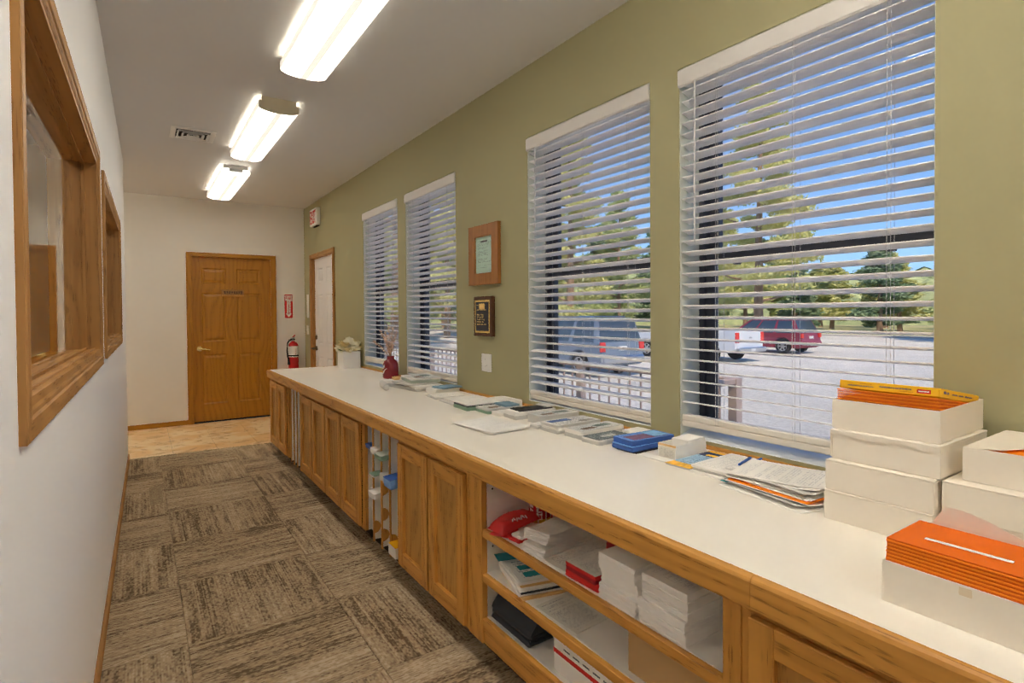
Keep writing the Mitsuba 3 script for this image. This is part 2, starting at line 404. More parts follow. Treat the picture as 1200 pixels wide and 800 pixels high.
# ------------------------------------------------------------------ ceiling lights
CX = 0.782
def lamp_level(x):
    """a wraparound lens glows over its two tubes and less between them"""
    d = (abs(x - CX) - 0.066) / 0.036
    return LAMP * (0.05 + math.exp(-d * d))
hw = 0.124
arc = [(CX + hw * math.sin(t), 2.676 - 0.028 * (math.cos(t) - 0.0)) for t in np.linspace(-math.pi / 2, math.pi / 2, 12)]
outer = [(CX - hw, H - 0.030)] + arc + [(CX + hw, H - 0.030)]
full = sg.Polygon(outer)
def ceiling_light(y0, y1, label, cap_near=True, dx=0.0):
    t = thing('ceiling_light', label, 'light', 'wraparound ceiling lights')
    part('pan', box(CX + dx - 0.105, y0 + 0.004, H - 0.034, CX + dx + 0.105, y1 - 0.004, H, 0.003), 'white_plastic', t)
    lens = key('lens', t)
    strips = [(outer[0], outer[1])] + [(arc[i], arc[i + 1]) for i in range(len(arc) - 1)] + [(outer[-2], outer[-1])] if dx == 0 and y0 > 1 else [None]
    for i, st in enumerate(strips):
        if st is None:
            m, L = extrude(full, y1 - y0 - 0.012, 'xzy', y0 + 0.006), LAMP * 1.3  # added fixtures out of view: even glow, brighter than the visible lenses
        else:
            (xa, za), (xb, zb_) = st
            n = np.array([zb_ - za, xa - xb]); n = n / np.linalg.norm(n) * -0.003
            m = extrude(sg.Polygon([(xa, za), (xb, zb_), (xb + n[0], zb_ + n[1]), (xa + n[0], za + n[1])]), y1 - y0 - 0.012, 'xzy', y0 + 0.006)
            L = lamp_level((xa + xb) / 2) * (0.5 if i in (0, len(strips) - 1) else 1.0)
        m.apply_translation((dx, 0, 0))
        scene[f'{lens}__{i + 1:03d}'] = mikit.ply(m, 'mat_white_plastic', False, emitter={'type': 'area', 'radiance': {'type': 'rgb', 'value': [L, L * 0.93, L * 0.80]}})
    for near, yy in ((True, y0), (False, y1 - 0.006)):
        if near and not cap_near:
            part('ballast_cover', box(CX - 0.06, y0 + 0.002, H - 0.062, CX + 0.06, y0 + 0.30, H - 0.030, 0.006), 'lamp_metal', t, label='grey ballast cover showing in the open end')
            continue
        part('end_cap', cat([extrude(full, 0.006, 'xzy', yy), box(CX - 0.106, yy, H - 0.035, CX + 0.106, yy + 0.006, H)]).apply_translation((dx, 0, 0)), 'lamp_cream', t)
ceiling_light(1.88, 3.225, 'nearest of the three fluorescent ceiling lights, cut by the top of the photo')
ceiling_light(3.86, 5.205, 'middle one of the three fluorescent ceiling lights, with a tan end cap')
ceiling_light(5.80, 7.14, 'farthest of the three fluorescent ceiling lights, its near end cap missing', False)
ceiling_light(-0.10, 1.24, 'added fluorescent ceiling light right above the camera, out of view', dx=1e-4)  # unseen fixture added to lift the room light
ceiling_light(-2.05, -0.71, 'added fluorescent ceiling light behind the camera, out of view', dx=1e-4)  # second unseen fixture, added as fill from behind
ceiling_light(6.28, 7.62, 'added fluorescent ceiling light in the side hall around the left corner, out of view', dx=-2.3)  # unseen fixture added to brighten the far wall
ceiling_light(1.4, 2.74, 'added fluorescent ceiling light in the office behind the interior windows, out of view', dx=-2.6)  # unseen fixture added so the interior glass looks lighter

# ceiling vent
v = thing('air_vent', 'square white louvred air vent set in the ceiling', 'vent')
vx0, vx1, vy0, vy1 = 0.218, 0.520, 4.826, 5.135
vc = ((vx0 + vx1) / 2, (vy0 + vy1) / 2)
part('backing', box(vx0 + 0.03, vy0 + 0.03, H - 0.001, vx1 - 0.03, vy1 - 0.03, H + 0.0005), 'dark', v)
ring = rect(vx0, vy0, vx1, vy1).difference(rect(vx0 + 0.036, vy0 + 0.036, vx1 - 0.036, vy1 - 0.036))
part('frame', extrude(ring, 0.007, 'xyz', H - 0.007), 'white_plastic', v)
for k in range(3):
    r0 = 0.102 - k * 0.034
    for s in (0, 1):
        for a in (0, 1):
            o = -r0 if s else r0
            m = box(-r0, -0.010, -0.0012, r0, 0.010, 0.0012)
            m = xf(m, (0, 0, 0), rx=0.75 * (1 if s else -1))
            m = xf(m, (0, o, 0))
            if a: m = xf(m, rz=math.pi / 2)
            part('louver', xf(m, (vc[0], vc[1], H - 0.011)), 'white_plastic', v)

# ------------------------------------------------------------------ windows
BLIND_SLAT = None
def quad(a, b, c, d):
    return trimesh.Trimesh(np.array([a, b, c, d], float), np.array([[0, 1, 2], [0, 2, 3]]), process=False)

def window(n):
    a, b, z0, z1 = WIN[n]
    w = holder(f'window_{n}')
    zm = 1.568
    zs_ = z0 + (0.034 if n == 4 else 0.004)
    part('sill', extrude(sg.Polygon([(XR + 0.003, z0 - 0.014), (1.99, z0 - 0.014), (1.99, zs_), (XR + 0.006, z0 + 0.003), (XR + 0.003, z0)]), b - a, 'xzy', a), 'sill_sky_tint', w)
    for yy_ in (a + 0.16, b - 0.18):
        part('sash_lock', extrude(sg.Polygon([(-0.022, 0), (0.022, 0), (0.008, -0.028), (-0.012, -0.028)]), 0.02, 'yzx', 1.978).apply_translation((0, yy_, zm - 0.018)), 'bronze', w)
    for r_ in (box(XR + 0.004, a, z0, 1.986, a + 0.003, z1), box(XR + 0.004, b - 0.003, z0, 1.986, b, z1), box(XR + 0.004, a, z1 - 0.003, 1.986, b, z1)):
        part('daylit_reveal', r_, 'daylit_reveal', w)  # liner boards carrying the painted daylight
    ring = rect(a, z0, b, z1).difference(rect(a + 0.018, z0 + 0.012, b - 0.030, z1 - 0.012))
    part('frame', extrude(ring, 0.075, 'yzx', 1.985), 'bronze', w)
    for nm, x, za, zb in (('upper_sash', 2.026, zm - 0.022, z1 - 0.012), ('lower_sash', 1.996, z0 + 0.012, zm + 0.024)):
        o = rect(a + 0.018, za, b - 0.030, zb)
        ra, rb = (0.044, 0.020) if nm == 'upper_sash' else (0.022, 0.044)
        i = rect(a + 0.046, za + ra, b - 0.072, zb - rb)
        s = part(nm, extrude(o.difference(i), 0.026, 'yzx', x), 'bronze', w)
        xp = x + 0.013
        part('pane', quad((xp, a + 0.044, za + ra - 0.002), (xp, b - 0.07, za + ra - 0.002), (xp, b - 0.07, zb - rb + 0.002), (xp, a + 0.044, zb - rb + 0.002)), 'pane', s)
for n in WIN:
    window(n)

# slat of unit length along y, slightly crowned, 50 mm wide along x, with rounded edges
def slat_mesh():
    xs = np.linspace(-0.025, 0.025, 7)
    top = [(x, 0.0019 + 0.0024 * (1 - (x / 0.025) ** 2)) for x in xs]
    bot = [(x, -0.0019 + 0.0024 * (1 - (x / 0.025) ** 2)) for x in xs[::-1]]
    return extrude(sg.Polygon(top + bot), 1.0, 'xzy', 0.0)
SLAT = mikit.ply(slat_mesh(), 'mat_blind', 35)
RAILM = extrude(sg.Polygon([(-0.026, 0.003), (-0.022, 0.0), (0.022, 0.0), (0.026, 0.003), (0.026, 0.014), (0.022, 0.018), (-0.022, 0.018), (-0.026, 0.014)]), 1.0, 'xzy', 0.0)
RAIL = mikit.ply(RAILM, 'mat_blind_cream', False)
def blind(n, label, cords, tilts, zb, wand=True, zstack=2):
    a, b, z0, z1 = WIN[n]
    t = thing('window_blind', label, 'blind', 'white slatted blinds along the olive wall')
    g = 0.006
    val = sg.Polygon([(XR - 0.010, z1 - 0.072), (XR - 0.004, z1 - 0.078), (XR + 0.002, z1 - 0.078), (XR + 0.002, z1 - 0.010), (XR - 0.008, z1 - 0.010), (XR - 0.010, z1 - 0.014)])
    part('shaded_valance', extrude(val, b - a - 0.002, 'xzy', a + 0.001), 'shaded_valance', t)
    part('headrail', box(XR + 0.006, a + g, z1 - 0.068, XR + 0.060, b - g, z1 - 0.003, 0.003), 'blind', t)
    xc = XR + 0.034
    zt = z1 - 0.098
    N = int(round((zt - (zb + 0.03)) / 0.0445))
    pitch = (zt - (zb + 0.03)) / N
    zs = [zt - k * pitch for k in range(N)]
    for k, z in enumerate(zs):
        tl = tilts(k, N)
        share('slat', SLAT, t, T().translate([xc, a + g, z]).rotate([0, 1, 0], tl).scale([1, b - a - 2 * g, 1]))
    for s in range(zstack):
        share('bottom_rail' if s == 0 else 'stacked_rail', RAIL, t, T().translate([xc, a + g, zb - 0.0245 * (zstack - 1 - s)]).rotate([0, 1, 0], 4).scale([1, b - a - 2 * g, 1.35]))
    for y in cords:
        for dx in (-0.0262, 0.0262):
            part('ladder_cord', tube([(xc + dx, y, zb), (xc + dx, y, z1 - 0.065)], 0.0009, 4, False), 'cord', t)
        part('lift_cord', tube([(xc - 0.029, y - 0.012, zb), (xc - 0.029, y - 0.012, z1 - 0.065)], 0.0008, 4, False), 'cord', t)
    if wand:
        y = b - 0.085
        part('wand', tube([(XR - 0.008, y, z1 - 0.075), (XR - 0.010, y, z1 - 0.45), (XR - 0.010, y, z1 - 0.72)], 0.0032, 6), 'cord', t, smooth=40)
up = lambda k, N: 9.0
blind(1, 'open white slatted blind in the window behind the red vase, farthest from the camera', (4.65, 4.95, 5.25), lambda k, N: 15.0, 0.885)
blind(2, 'open white slatted blind in the window just left of the framed certificate', (3.60, 3.90, 4.20), lambda k, N: (15.0 if k < N - 4 else -10.0), 0.862)
blind(3, 'white slatted blind right of the certificate, its lowest slats tilted the other way', (1.81, 2.12, 2.43), lambda k, N: (14.5 if k < N - 5 else -12.0), 0.862)
blind(4, 'large white slatted blind nearest the camera, hanging behind the tall box stack', (0.745, 1.035, 1.340), lambda k, N: 15.0 if k < N - 9 else 10.0, 0.882)

# interior windows in the left wall
def left_window(n):
    a, b, z0, z1 = LWIN[n]
    w = holder(f'window_{n}')
    cw = 0.055
    prof = [(0, 0), (0, 0.011), (0.003, 0.013), (0.036, 0.013), (0.040, 0.009), (0.048, 0.009), (0.055, 0.005), (0.055, 0)]   # from outer edge inward
    def casing(p0, p1, inward):
        # p0, p1 outer corners in (y, z); mitred
        p0, p1, inward = np.array(p0), np.array(p1), np.array(inward)
        d = (p1 - p0) / np.linalg.norm(p1 - p0)
        v = []
        for s, p in ((1, p0), (-1, p1)):
            for (q, h) in prof:
                yz = p + inward * q + d * (s * q)
                v.append((h, yz[0], yz[1]))
        m = len(prof)
        f = []
        for i in range(m):
            j = (i + 1) % m
            f += [[i, j, m + j], [i, m + j, m + i]]
        for i in range(1, m - 1):
            f += [[0, i + 1, i], [m, m + i, m + i + 1]]
        me = trimesh.Trimesh(v, f, process=False)
        if me.volume < 0: me.invert()
        return lw(me)
    A, B, Z0, Z1 = a - cw, b + cw, z0 - cw, z1 + cw
    part('casing', casing((A, Z0), (B, Z0), (0, 1)), 'trimwood_y', w)
    part('casing', casing((A, Z1), (B, Z1), (0, -1)), 'trimwood_y', w)
    part('casing', casing((A, Z0), (A, Z1), (1, 0)), 'trimwood_z', w)
    part('casing', casing((B, Z0), (B, Z1), (-1, 0)), 'trimwood_z', w)
    for nm, m, ma in (('sill', box(-0.16, a, z0 - 0.001, 0.006, b, z0 + 0.016), 'trimwood_y'), ('head', box(-0.16, a, z1 - 0.014, 0.004, b, z1), 'trimwood_y'),
                      ('jamb', box(-0.16, a, z0, 0.004, a + 0.014, z1), 'trimwood_z'), ('jamb', box(-0.16, b - 0.014, z0, 0.004, b, z1), 'trimwood_z')):
        part(nm, lw(m), ma, w)
    s0, s1 = -0.049, -0.038
    for nm, m, ma in (('glass_stop', box(s0, a + 0.014, z0 + 0.016, s1, b - 0.014, z0 + 0.024), 'trimwood_y'), ('glass_stop', box(s0, a + 0.014, z1 - 0.022, s1, b - 0.014, z1 - 0.014), 'trimwood_y'),
                      ('glass_stop', box(s0, a + 0.014, z0 + 0.024, s1, a + 0.022, z1 - 0.022), 'trimwood_z'), ('glass_stop', box(s0, b - 0.022, z0 + 0.024, s1, b - 0.014, z1 - 0.022), 'trimwood_z')):
        part(nm, lw(m), ma, w)
    xg = -0.051
    for zz_, hh_ in ((-0.010, 0.022), (-0.022, 0.019)):
        part('sill_bead', lw(box(zz_ - 0.008, a + 0.014, z0 + 0.012, zz_, b - 0.014, z0 + hh_, 0.001)), 'trimwood_y', w)
    part('pane', lw(quad((xg, a + 0.014, z0 + 0.016), (xg, b - 0.014, z0 + 0.016), (xg, b - 0.014, z1 - 0.014), (xg, a + 0.014, z1 - 0.014))), 'pane', w)
left_window(5)
left_window(6)

# ------------------------------------------------------------------ doors
def panel_mesh(x0, z0, x1, z1, depth=0.009):
    """raised panel in the xz plane facing -y at y = 0: a sunk margin with bevels and a raised field"""
    pts = []
    for ins, y in ((0, 0.0), (0.012, depth), (0.022, depth), (0.045, 0.002)):
        pts += [(x0 + ins, y, z0 + ins), (x1 - ins, y, z0 + ins), (x1 - ins, y, z1 - ins), (x0 + ins, y, z1 - ins)]
    f = []
    for r in range(3):
        for i in range(4):
            j = (i + 1) % 4
            f += [[r * 4 + i, r * 4 + j, r * 4 + 4 + j], [r * 4 + i, r * 4 + 4 + j, r * 4 + 4 + i]]
    f += [[12, 13, 14], [12, 14, 15]]
    return trimesh.Trimesh(np.array(pts, float), f, process=False)

def door(n, x0, x1, ztop, zs, cols, place, mv, mh, casing_m, cas_w, recess, casing_top):
    """zs: panel rows (z0, z1); cols: panel columns; built in the xz plane facing -y, then placed"""
    d = holder(f'door_{n}')
    holes = [(c[0], r[0], c[1], r[1]) for r in zs for c in cols]
    slab = rect(x0 + 0.003, 0.012, x1 - 0.003, ztop - 0.003)
    for h in holes:
        slab = slab.difference(rect(*h))
    s = part('slab', place(extrude(slab, 0.03, 'xzy', recess)), mv, d)
    for h in holes:
        part('panel', place(xf(panel_mesh(*h), (0, recess, 0))), mv, s)
    for (cx0, cx1) in ((x0 - cas_w[0], x0), (x1, x1 + cas_w[1])):
        part('casing', place(cat([box(cx0, -0.018, 0, cx1, 0.0, ztop, 0.003), box(cx0 if cx0 < x0 else cx1 - 0.016, -0.023, 0, cx0 + 0.016 if cx0 < x0 else cx1, 0.0, casing_top, 0.003)])), casing_m[0], d)
        e = 0.008
        jx = (x0 - 0.0, x0 + 0.003) if cx0 < x0 else (x1 - 0.003, x1)
        part('jamb', place(box(jx[0], 0.0, 0, jx[1], recess + 0.05, ztop)), casing_m[0], d)
    part('head_casing', place(box(x0 - cas_w[0], -0.018, ztop, x1 + cas_w[1], 0.0, casing_top, 0.003)), casing_m[1], d)
    part('head_jamb', place(box(x0, 0.0, ztop - 0.003, x1, recess + 0.05, ztop)), casing_m[1], d)
    return d
at_back = lambda m: xf(m, (0, YB, 0))
d1 = door(1, 0.54, 1.432, 2.05, ((0.225, 0.843), (0.998, 1.605), (1.720, 1.912)), ((0.643, 0.920), (1.036, 1.310)), at_back, 'doorwood_z', 'doorwood_x', ('doorwood_z', 'doorwood_x'), (0.061, 0.066), 0.035, 2.098)
# brass lever
ly = YB + 0.035
h = part('handle', cat([xf(trimesh.creation.cylinder(0.030, 0.012, sections=24), (0.612, ly - 0.006, 0.915), rx=math.pi / 2),
                        xf(trimesh.creation.cylinder(0.012, 0.05, sections=16), (0.612, ly - 0.03, 0.915), rx=math.pi / 2),
                        tube([(0.606, ly - 0.055, 0.916), (0.64, ly - 0.058, 0.914), (0.69, ly - 0.056, 0.906), (0.722, ly - 0.05, 0.899)], [0.012, 0.011, 0.009, 0.008], 10)]), 'brass', d1, smooth=40)
part('threshold_gap', box(0.543, YB + 0.02, 0.0, 1.429, YB + 0.06, 0.012), 'dark', d1)
# white six panel side door in the right wall: local x runs along -y of the room
at_right = lambda m: xf(m, (XR, 0, 0), rz=-math.pi / 2)
d2 = door(2, -7.335, -6.405, 2.04, ((0.20, 0.80), (0.955, 1.578), (1.728, 1.908)), ((-7.205, -6.968), (-6.815, -6.575)), at_right, 'white_paint', 'white_paint', ('trimwood_z', 'trimwood_y'), (0.056, 0.058), 0.03, 2.095)
hk = lambda z, r: xf(trimesh.creation.cylinder(r, 0.02, sections=20), (XR + 0.025, 7.265, z), ry=math.pi / 2)
part('deadbolt', hk(1.035, 0.028), 'bronze_metal', d2, smooth=40)
part('handle', cat([hk(0.895, 0.030), tube([(XR + 0.03, 7.265, 0.895), (XR - 0.035, 7.265, 0.895)], 0.011, 10), tube([(XR - 0.035, 7.275, 0.895), (XR - 0.038, 7.22, 0.894), (XR - 0.034, 7.165, 0.885)], [0.011, 0.010, 0.008], 10)]), 'bronze_metal', d2, smooth=40)
for z in (1.80, 1.02, 0.25):
    part('hinge', cat([box(XR + 0.012, 6.404, z - 0.048, XR + 0.029, 6.425, z + 0.048, 0.003), xf(trimesh.creation.cylinder(0.007, 0.1, sections=12), (XR + 0.008, 6.412, z))]), 'bronze_metal', d2)
# ------------------------------------------------------------------ counter
YN, YE = -1.60, 5.79
t = thing('countertop', 'long white laminate countertop with an oak front edge under the windows', 'countertop')
part('surface', box(1.046, YN, CT - 0.036, XR - 0.001, YE, CT, 0.0015), 'laminate', t)
nose = sg.Polygon([(1.046, CT), (1.036, CT), (1.029, CT - 0.004), (1.0255, CT - 0.011), (1.0255, CT - 0.066), (1.029, CT - 0.070), (1.046, CT - 0.070)])
for (a, b) in ((YN, 0.655), (0.6562, 3.05), (3.0512, YE + 0.021)):
    part('edge_trim', extrude(nose, b - a, 'xzy', a), 'oak_y', t)
part('end_trim', box(1.046, YE, CT - 0.07, XR - 0.001, YE + 0.021, CT, 0.004), 'oak_x', t)

FX = 1.056
def face(t, y0, y1, stile=(0.028, 0.028), z0=0.092, rail=0.03, toprail_z=None):
    part('face_stile', box(FX, y0, z0, FX + 0.02, y0 + stile[0], CT - 0.07, 0.001), 'oak_z', t)
    part('face_stile', box(FX, y1 - stile[1], z0, FX + 0.02, y1, CT - 0.07, 0.001), 'oak_z', t)
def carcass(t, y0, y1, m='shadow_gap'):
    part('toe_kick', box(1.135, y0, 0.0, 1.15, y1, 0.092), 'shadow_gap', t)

def cab_door(t, y0, y1, z0=0.106, z1=0.702):
    sw, rt, rb = 0.056, 0.062, 0.070
    d = part('door', box(FX - 0.003, y0 + sw - 0.006, z0 + rb - 0.006, FX + 0.003, y1 - sw + 0.006, z1 - rt + 0.006), 'oak_panel', t)
    part('stile', box(FX - 0.020, y0, z0, FX - 0.001, y0 + sw, z1, 0.0025), 'oak_z', d)
    part('stile', box(FX - 0.020, y1 - sw, z0, FX - 0.001, y1, z1, 0.0025), 'oak_z', d)
    part('rail', box(FX - 0.020, y0 + sw, z0, FX - 0.001, y1 - sw, z0 + rb, 0.0025), 'oak_y', d)
    part('rail', box(FX - 0.020, y0 + sw, z1 - rt, FX - 0.001, y1 - sw, z1, 0.0025), 'oak_y', d)

def cabinet(y0, y1, doors, label, end=False):
    t = thing('base_cabinet', label, 'cabinet')
    part('body', box(FX + 0.02, y0 + 0.001, 0.092, XR - 0.002, y1 - 0.001, CT - 0.037), 'oak_z', t)
    face(t, y0, y1)
    part('face_rail', box(FX, y0 + 0.028, CT - 0.10, FX + 0.02, y1 - 0.028, CT - 0.07, 0.001), 'oak_y', t)
    part('face_rail', box(FX, y0 + 0.028, 0.092, FX + 0.02, y1 - 0.028, 0.118, 0.001), 'oak_y', t)
    part('gap_shade_panel', box(FX + 0.004, y0 + 0.028, 0.118, FX + 0.02, y1 - 0.028, CT - 0.10), 'shadow_gap', t)  # near black sheet standing in for shadow in the gaps between doors
    carcass(t, y0, y1)
    for (a, b) in doors:
        cab_door(t, a, b)
cabinet(5.035, 5.775, ((5.399, 5.715), (5.065, 5.379)), 'oak base cabinet with two narrow doors at the far end of the counter')
cabinet(3.826, 4.545, ((4.187, 4.523), (3.838, 4.167)), 'two door oak base cabinet right beside the far pigeonhole rack')
cabinet(3.092, 3.826, ((3.483, 3.811), (3.122, 3.463)), 'two door oak base cabinet left of the near pigeonhole rack')
cabinet(1.872, 2.562, ((2.217, 2.545), (1.886, 2.199)), 'two door oak base cabinet between the near pigeonhole rack and the open shelves')
cabinet(0.0, 0.694, ((0.350, 0.668), (0.020, 0.332)), 'oak base cabinet at the bottom right corner, right of the open shelves')
cabinet(-1.55, 0.0, ((-0.38, -0.03), (-0.75, -0.39), (-1.14, -0.78), (-1.52, -1.15)), 'oak base cabinet behind the camera')

def pigeonholes(y0, y1, bars, label, first, tabs):
    t = thing('pigeonhole_rack', label, 'mail rack')
    zt = CT - 0.037
    for yy in (y0 + 0.001, y1 - 0.013):
        part('side_panel', box(FX + 0.02, yy, 0.092, 1.45, yy + 0.012, zt), 'melamine', t)
    part('back_panel', box(1.45, y0 + 0.001, 0.092, 1.46, y1 - 0.001, zt), 'melamine', t)
    part('face_stile', box(FX, y0, 0.092, FX + 0.02, y0 + 0.018, CT - 0.07, 0.001), 'oak_z', t)
    part('face_stile', box(FX, y1 - 0.018, 0.092, FX + 0.02, y1, CT - 0.07, 0.001), 'oak_z', t)
    carcass(t, y0, y1)
    edges = [y0 + 0.013] + bars + [y1 - 0.013]
    for b in bars:
        part('divider', box(FX + 0.005, b - 0.004, 0.092, 1.45, b + 0.004, zt), 'melamine', t)
        part('divider_edge', box(FX - 0.003, b - 0.006, 0.080, FX + 0.005, b + 0.006, CT - 0.07, 0.001), 'oak_z', t)
    for k in range(len(edges) - 1):
        for z in (0.105, 0.222, 0.338, 0.455, 0.572):
            if first and z > 0.5 and k != 0:
                continue
            part('shelf', box(FX + 0.035, edges[k] + 0.003, z - 0.008, 1.45, edges[k + 1] - 0.003, z), 'melamine', t)
    for (b, z) in tabs:
        th = np.linspace(-math.pi / 2, math.pi / 2, 11)
        half = sg.Polygon([(FX + 0.005 + 0.034 * math.cos(a), z + 0.034 * math.sin(a)) for a in th])
        part('finger_tab', extrude(half, -0.003, 'xzy', b - 0.004), 'oak_z', t)
    return edges
P1 = pigeonholes(4.545, 5.035, [4.593, 4.704, 4.813, 4.920], 'white pigeonhole rack with oak dividers, the farther of the two', False, ())
pb = [2.693, 2.812, 2.935]
P2 = pigeonholes(2.562, 3.092, pb, 'white pigeonhole rack with oak dividers and brochures, the nearer of the two', True,
                 ((pb[1], 0.40), (pb[1], 0.265), (pb[2], 0.16), (pb[1], 0.155), (pb[0], 0.165)))

# open shelf unit
t = thing('open_shelf_unit', 'open oak and white shelf unit filled with forms and envelopes', 'shelf')
y0, y1, XB = 0.694, 1.872, 1.52
part('face_stile', box(FX - 0.004, 1.768, 0.092, FX + 0.02, y1, CT - 0.07, 0.001), 'oak_z', t)
part('face_stile', box(FX - 0.004, y0, 0.092, FX + 0.02, 0.738, CT - 0.07, 0.001), 'oak_z', t)
for yy in (1.768, 0.722):
    s = part('side_panel', box(FX + 0.02, yy, 0.092, XB, yy + 0.016, CT - 0.037), 'melamine', t)
for y_, x_, z_ in ((1.7675, 1.10, 0.668), (1.7675, 1.10, 0.45)):
    part('pin_hole', xf(trimesh.creation.cylinder(0.004, 0.001, sections=10), (x_, y_, z_), rx=math.pi / 2), 'dark', t)
part('back_panel', box(XB, 0.722, 0.092, XB + 0.008, 1.784, CT - 0.037), 'melamine', t)
S1, S2, S3 = 0.525, 0.355, 0.187
for z, h in ((S1, 0.019), (S2, 0.019), (S3, 0.019)):
    s = part('shelf', box(FX + 0.018, 0.738, z - h, XB, 1.768, z), 'melamine', t)
    part('shelf_edge', box(FX - 0.002, 0.738, z - 0.030, FX + 0.018, 1.768, z, 0.002), 'oak_y', s)
part('kick_panel', box(FX + 0.004, 0.738, 0.092, FX + 0.02, 1.768, S3 - 0.030), 'oak_y', t)
carcass(t, y0, y1)

# ------------------------------------------------------------------ small helpers for paper things
def sheet(w, d, h=0.0006, bend=None, n=1):
    return slab_uv(w, d, h, bend, n)

def place_sheet(name, parent, m, w, d, h, x, y, z, rz, bend=None, n=1, label=None):
    me, uv = sheet(w, d, h, bend, n)
    return part(name, xf(me, (x, y, z), rz=rz), m, parent, label=label, uv=uv)

def ragged_block(w, d, h, layers, jit, seed):
    """a block of many sheets, w by d, whose layers are nudged against one another"""
    r = random.Random(seed)
    ms, z = [], 0.0
    hs = [0.6 + r.random() for _ in range(layers)]
    tot = sum(hs)
    for q in hs:
        hh = h * q / tot
        dx, dy, a = r.uniform(-jit, jit), r.uniform(-jit, jit), r.uniform(-jit, jit) * 2.0
        ms.append(xf(box(-w / 2, -d / 2, 0, w / 2, d / 2, hh, 0.0004), (dx, dy, z), rz=a))
        z += hh
    return cat(ms)

def stack(name, label, cat_, layers, x, y, z, group=None):
    """layers: list of (part name, material, w(x), d(y), h, dx, dy, rz, cover material or None)"""
    t = thing(name, label, cat_, group)
    for i, (nm, m, w, d, h, dx, dy, rz, cover) in enumerate(layers):
        n = max(1, min(8, int(h / 0.0035)))
        part(nm, xf(ragged_block(w, d, h, n, 0.0016, i * 17 + int(abs(x * 1000) + abs(y * 1000))), (x + dx, y + dy, z), rz=rz), m, t)
        z += h
        if cover:
            place_sheet('top_sheet', t, cover, w, d, 0.0006, x + dx, y + dy, z, rz)
            z += 0.0006
    return t

# ------------------------------------------------------------------ boxes on the counter
def carton(label, x, y, z, w, d, h, rz, group=None, lid='closed', wall=0.0022, seed=0, seam=True):
    """w along x, d along y; x, y the centre"""
    t = thing('carton', label, 'box', group)
    P = lambda m: xf(m, (x, y, z), rz=rz)
    if lid == 'closed':
        part('body', P(box(-w / 2, -d / 2, 0, w / 2, d / 2, h - 0.0035, 0.0012)), 'carton', t)
        part('lid', P(box(-w / 2 - 0.0012, -d / 2 - 0.0012, h - 0.0034, w / 2 + 0.001, d / 2 + 0.0012, h, 0.0012)), 'carton', t)
    else:
        o, i = rect(-w / 2, -d / 2, w / 2, d / 2), rect(-w / 2 + wall, -d / 2 + wall, w / 2 - wall, d / 2 - wall)
        part('body', P(cat([extrude(o.difference(i), h - 0.0005, 'xyz', 0.0), box(-w / 2 + wall, -d / 2 + wall, 0, w / 2 - wall, d / 2 - wall, 0.003)])), 'carton', t)
    if seam:
        part('corner_flap', P(box(-w / 2 - 0.0008, d / 2 - 0.0015, 0.002, -w / 2 + 0.012, d / 2 + 0.0008, h - 0.006)), 'carton', t)
    return t, P

BW, BD, BH = 0.300, 0.236, 0.0775
gA = 'plain white cartons stacked by the wall'
A = [(1.632, 0.618, 0.02), (1.636, 0.616, 0.015), (1.657, 0.607, -0.005), (1.672, 0.617, 0.015)]
LA = ['plain white carton at the bottom of the tall four box stack', 'plain white carton second from the bottom of the tall stack',
      'white carton with a crumpled open flap, third up in the tall stack', 'white carton full of orange envelopes on top of the tall stack']
for k, (x, y, rz) in enumerate(A):
    z = CT + k * BH + 0.0004
    if k == 3:
        t, P = carton(LA[k], x, y, z, BW, BD, BH - 0.001, rz, lid='open')
        scraps = []
    else:
        t, P = carton(LA[k], x, y, z, BW, BD, BH - 0.001, rz)
    if k == 2:
        r = random.Random(3)
        n = 24
        ys = np.linspace(-BD / 2 - 0.001, BD / 2 + 0.004, n)
        lowz = [BH - 0.012 - 0.004 * math.sin(i * 0.55) - r.uniform(0, 0.003) for i in range(n)]
        top = [(ys[i], BH - 0.003 + r.uniform(-0.0008, 0.0012)) for i in range(n)]
        flap = sg.Polygon(top + [(ys[i], lowz[i]) for i in range(n - 1, -1, -1)])
        part('crumpled_flap', P(extrude(flap, 0.003, 'yzx', -BW / 2 - 0.0042)), 'carton', t)
        part('end_flap', xf(P(box(0, -0.001, 0.004, 0.05, 0.001, BH - 0.002)), (0, 0, 0)).apply_translation((-0.155, BD / 2 + 0.004, 0)), 'carton', t)
# orange envelopes inside the top carton and the yellow directory on them
x, y, rz = A[3]
zt = CT + 3 * BH
def envelopes(label, x, y, z, rz, n, w, d, dz, group=None, fan=0.0):
    t = thing('orange_envelopes', label, 'envelope', group)
    r = random.Random(n)
    for k in range(n):
        m = box(-w / 2, -d / 2, 0, w / 2, d / 2, dz * 0.9, 0.0006)
        part('envelope', xf(xf(m, ry=fan * k / n), (x + r.uniform(-.0012, .0012), y + r.uniform(-.001, .001), z + k * dz), rz=rz + r.uniform(-.004, .004)), 'orange' if k % 2 else 'orange_edge', t)
    return t
envelopes('orange envelopes in the top carton, under the yellow directory', x + 0.002, y - 0.001, zt + 0.0045, rz, 24, BW - 0.014, BD - 0.012, 0.0033, fan=0.155)
zb = zt + 0.0045 + 24 * 0.0033 + 0.001
t = thing('phone_directory', 'yellow phone directory lying on orange envelopes on the tall stack', 'book')
bx, by, brz = x + 0.003, y - 0.002, rz
Q = lambda m: xf(xf(m, ry=0.155), (bx, by, zb), rz=brz)
part('cover', Q(box(-0.138, -0.110, 0.0, 0.135, 0.111, 0.0215, 0.002)), 'yellow', t)
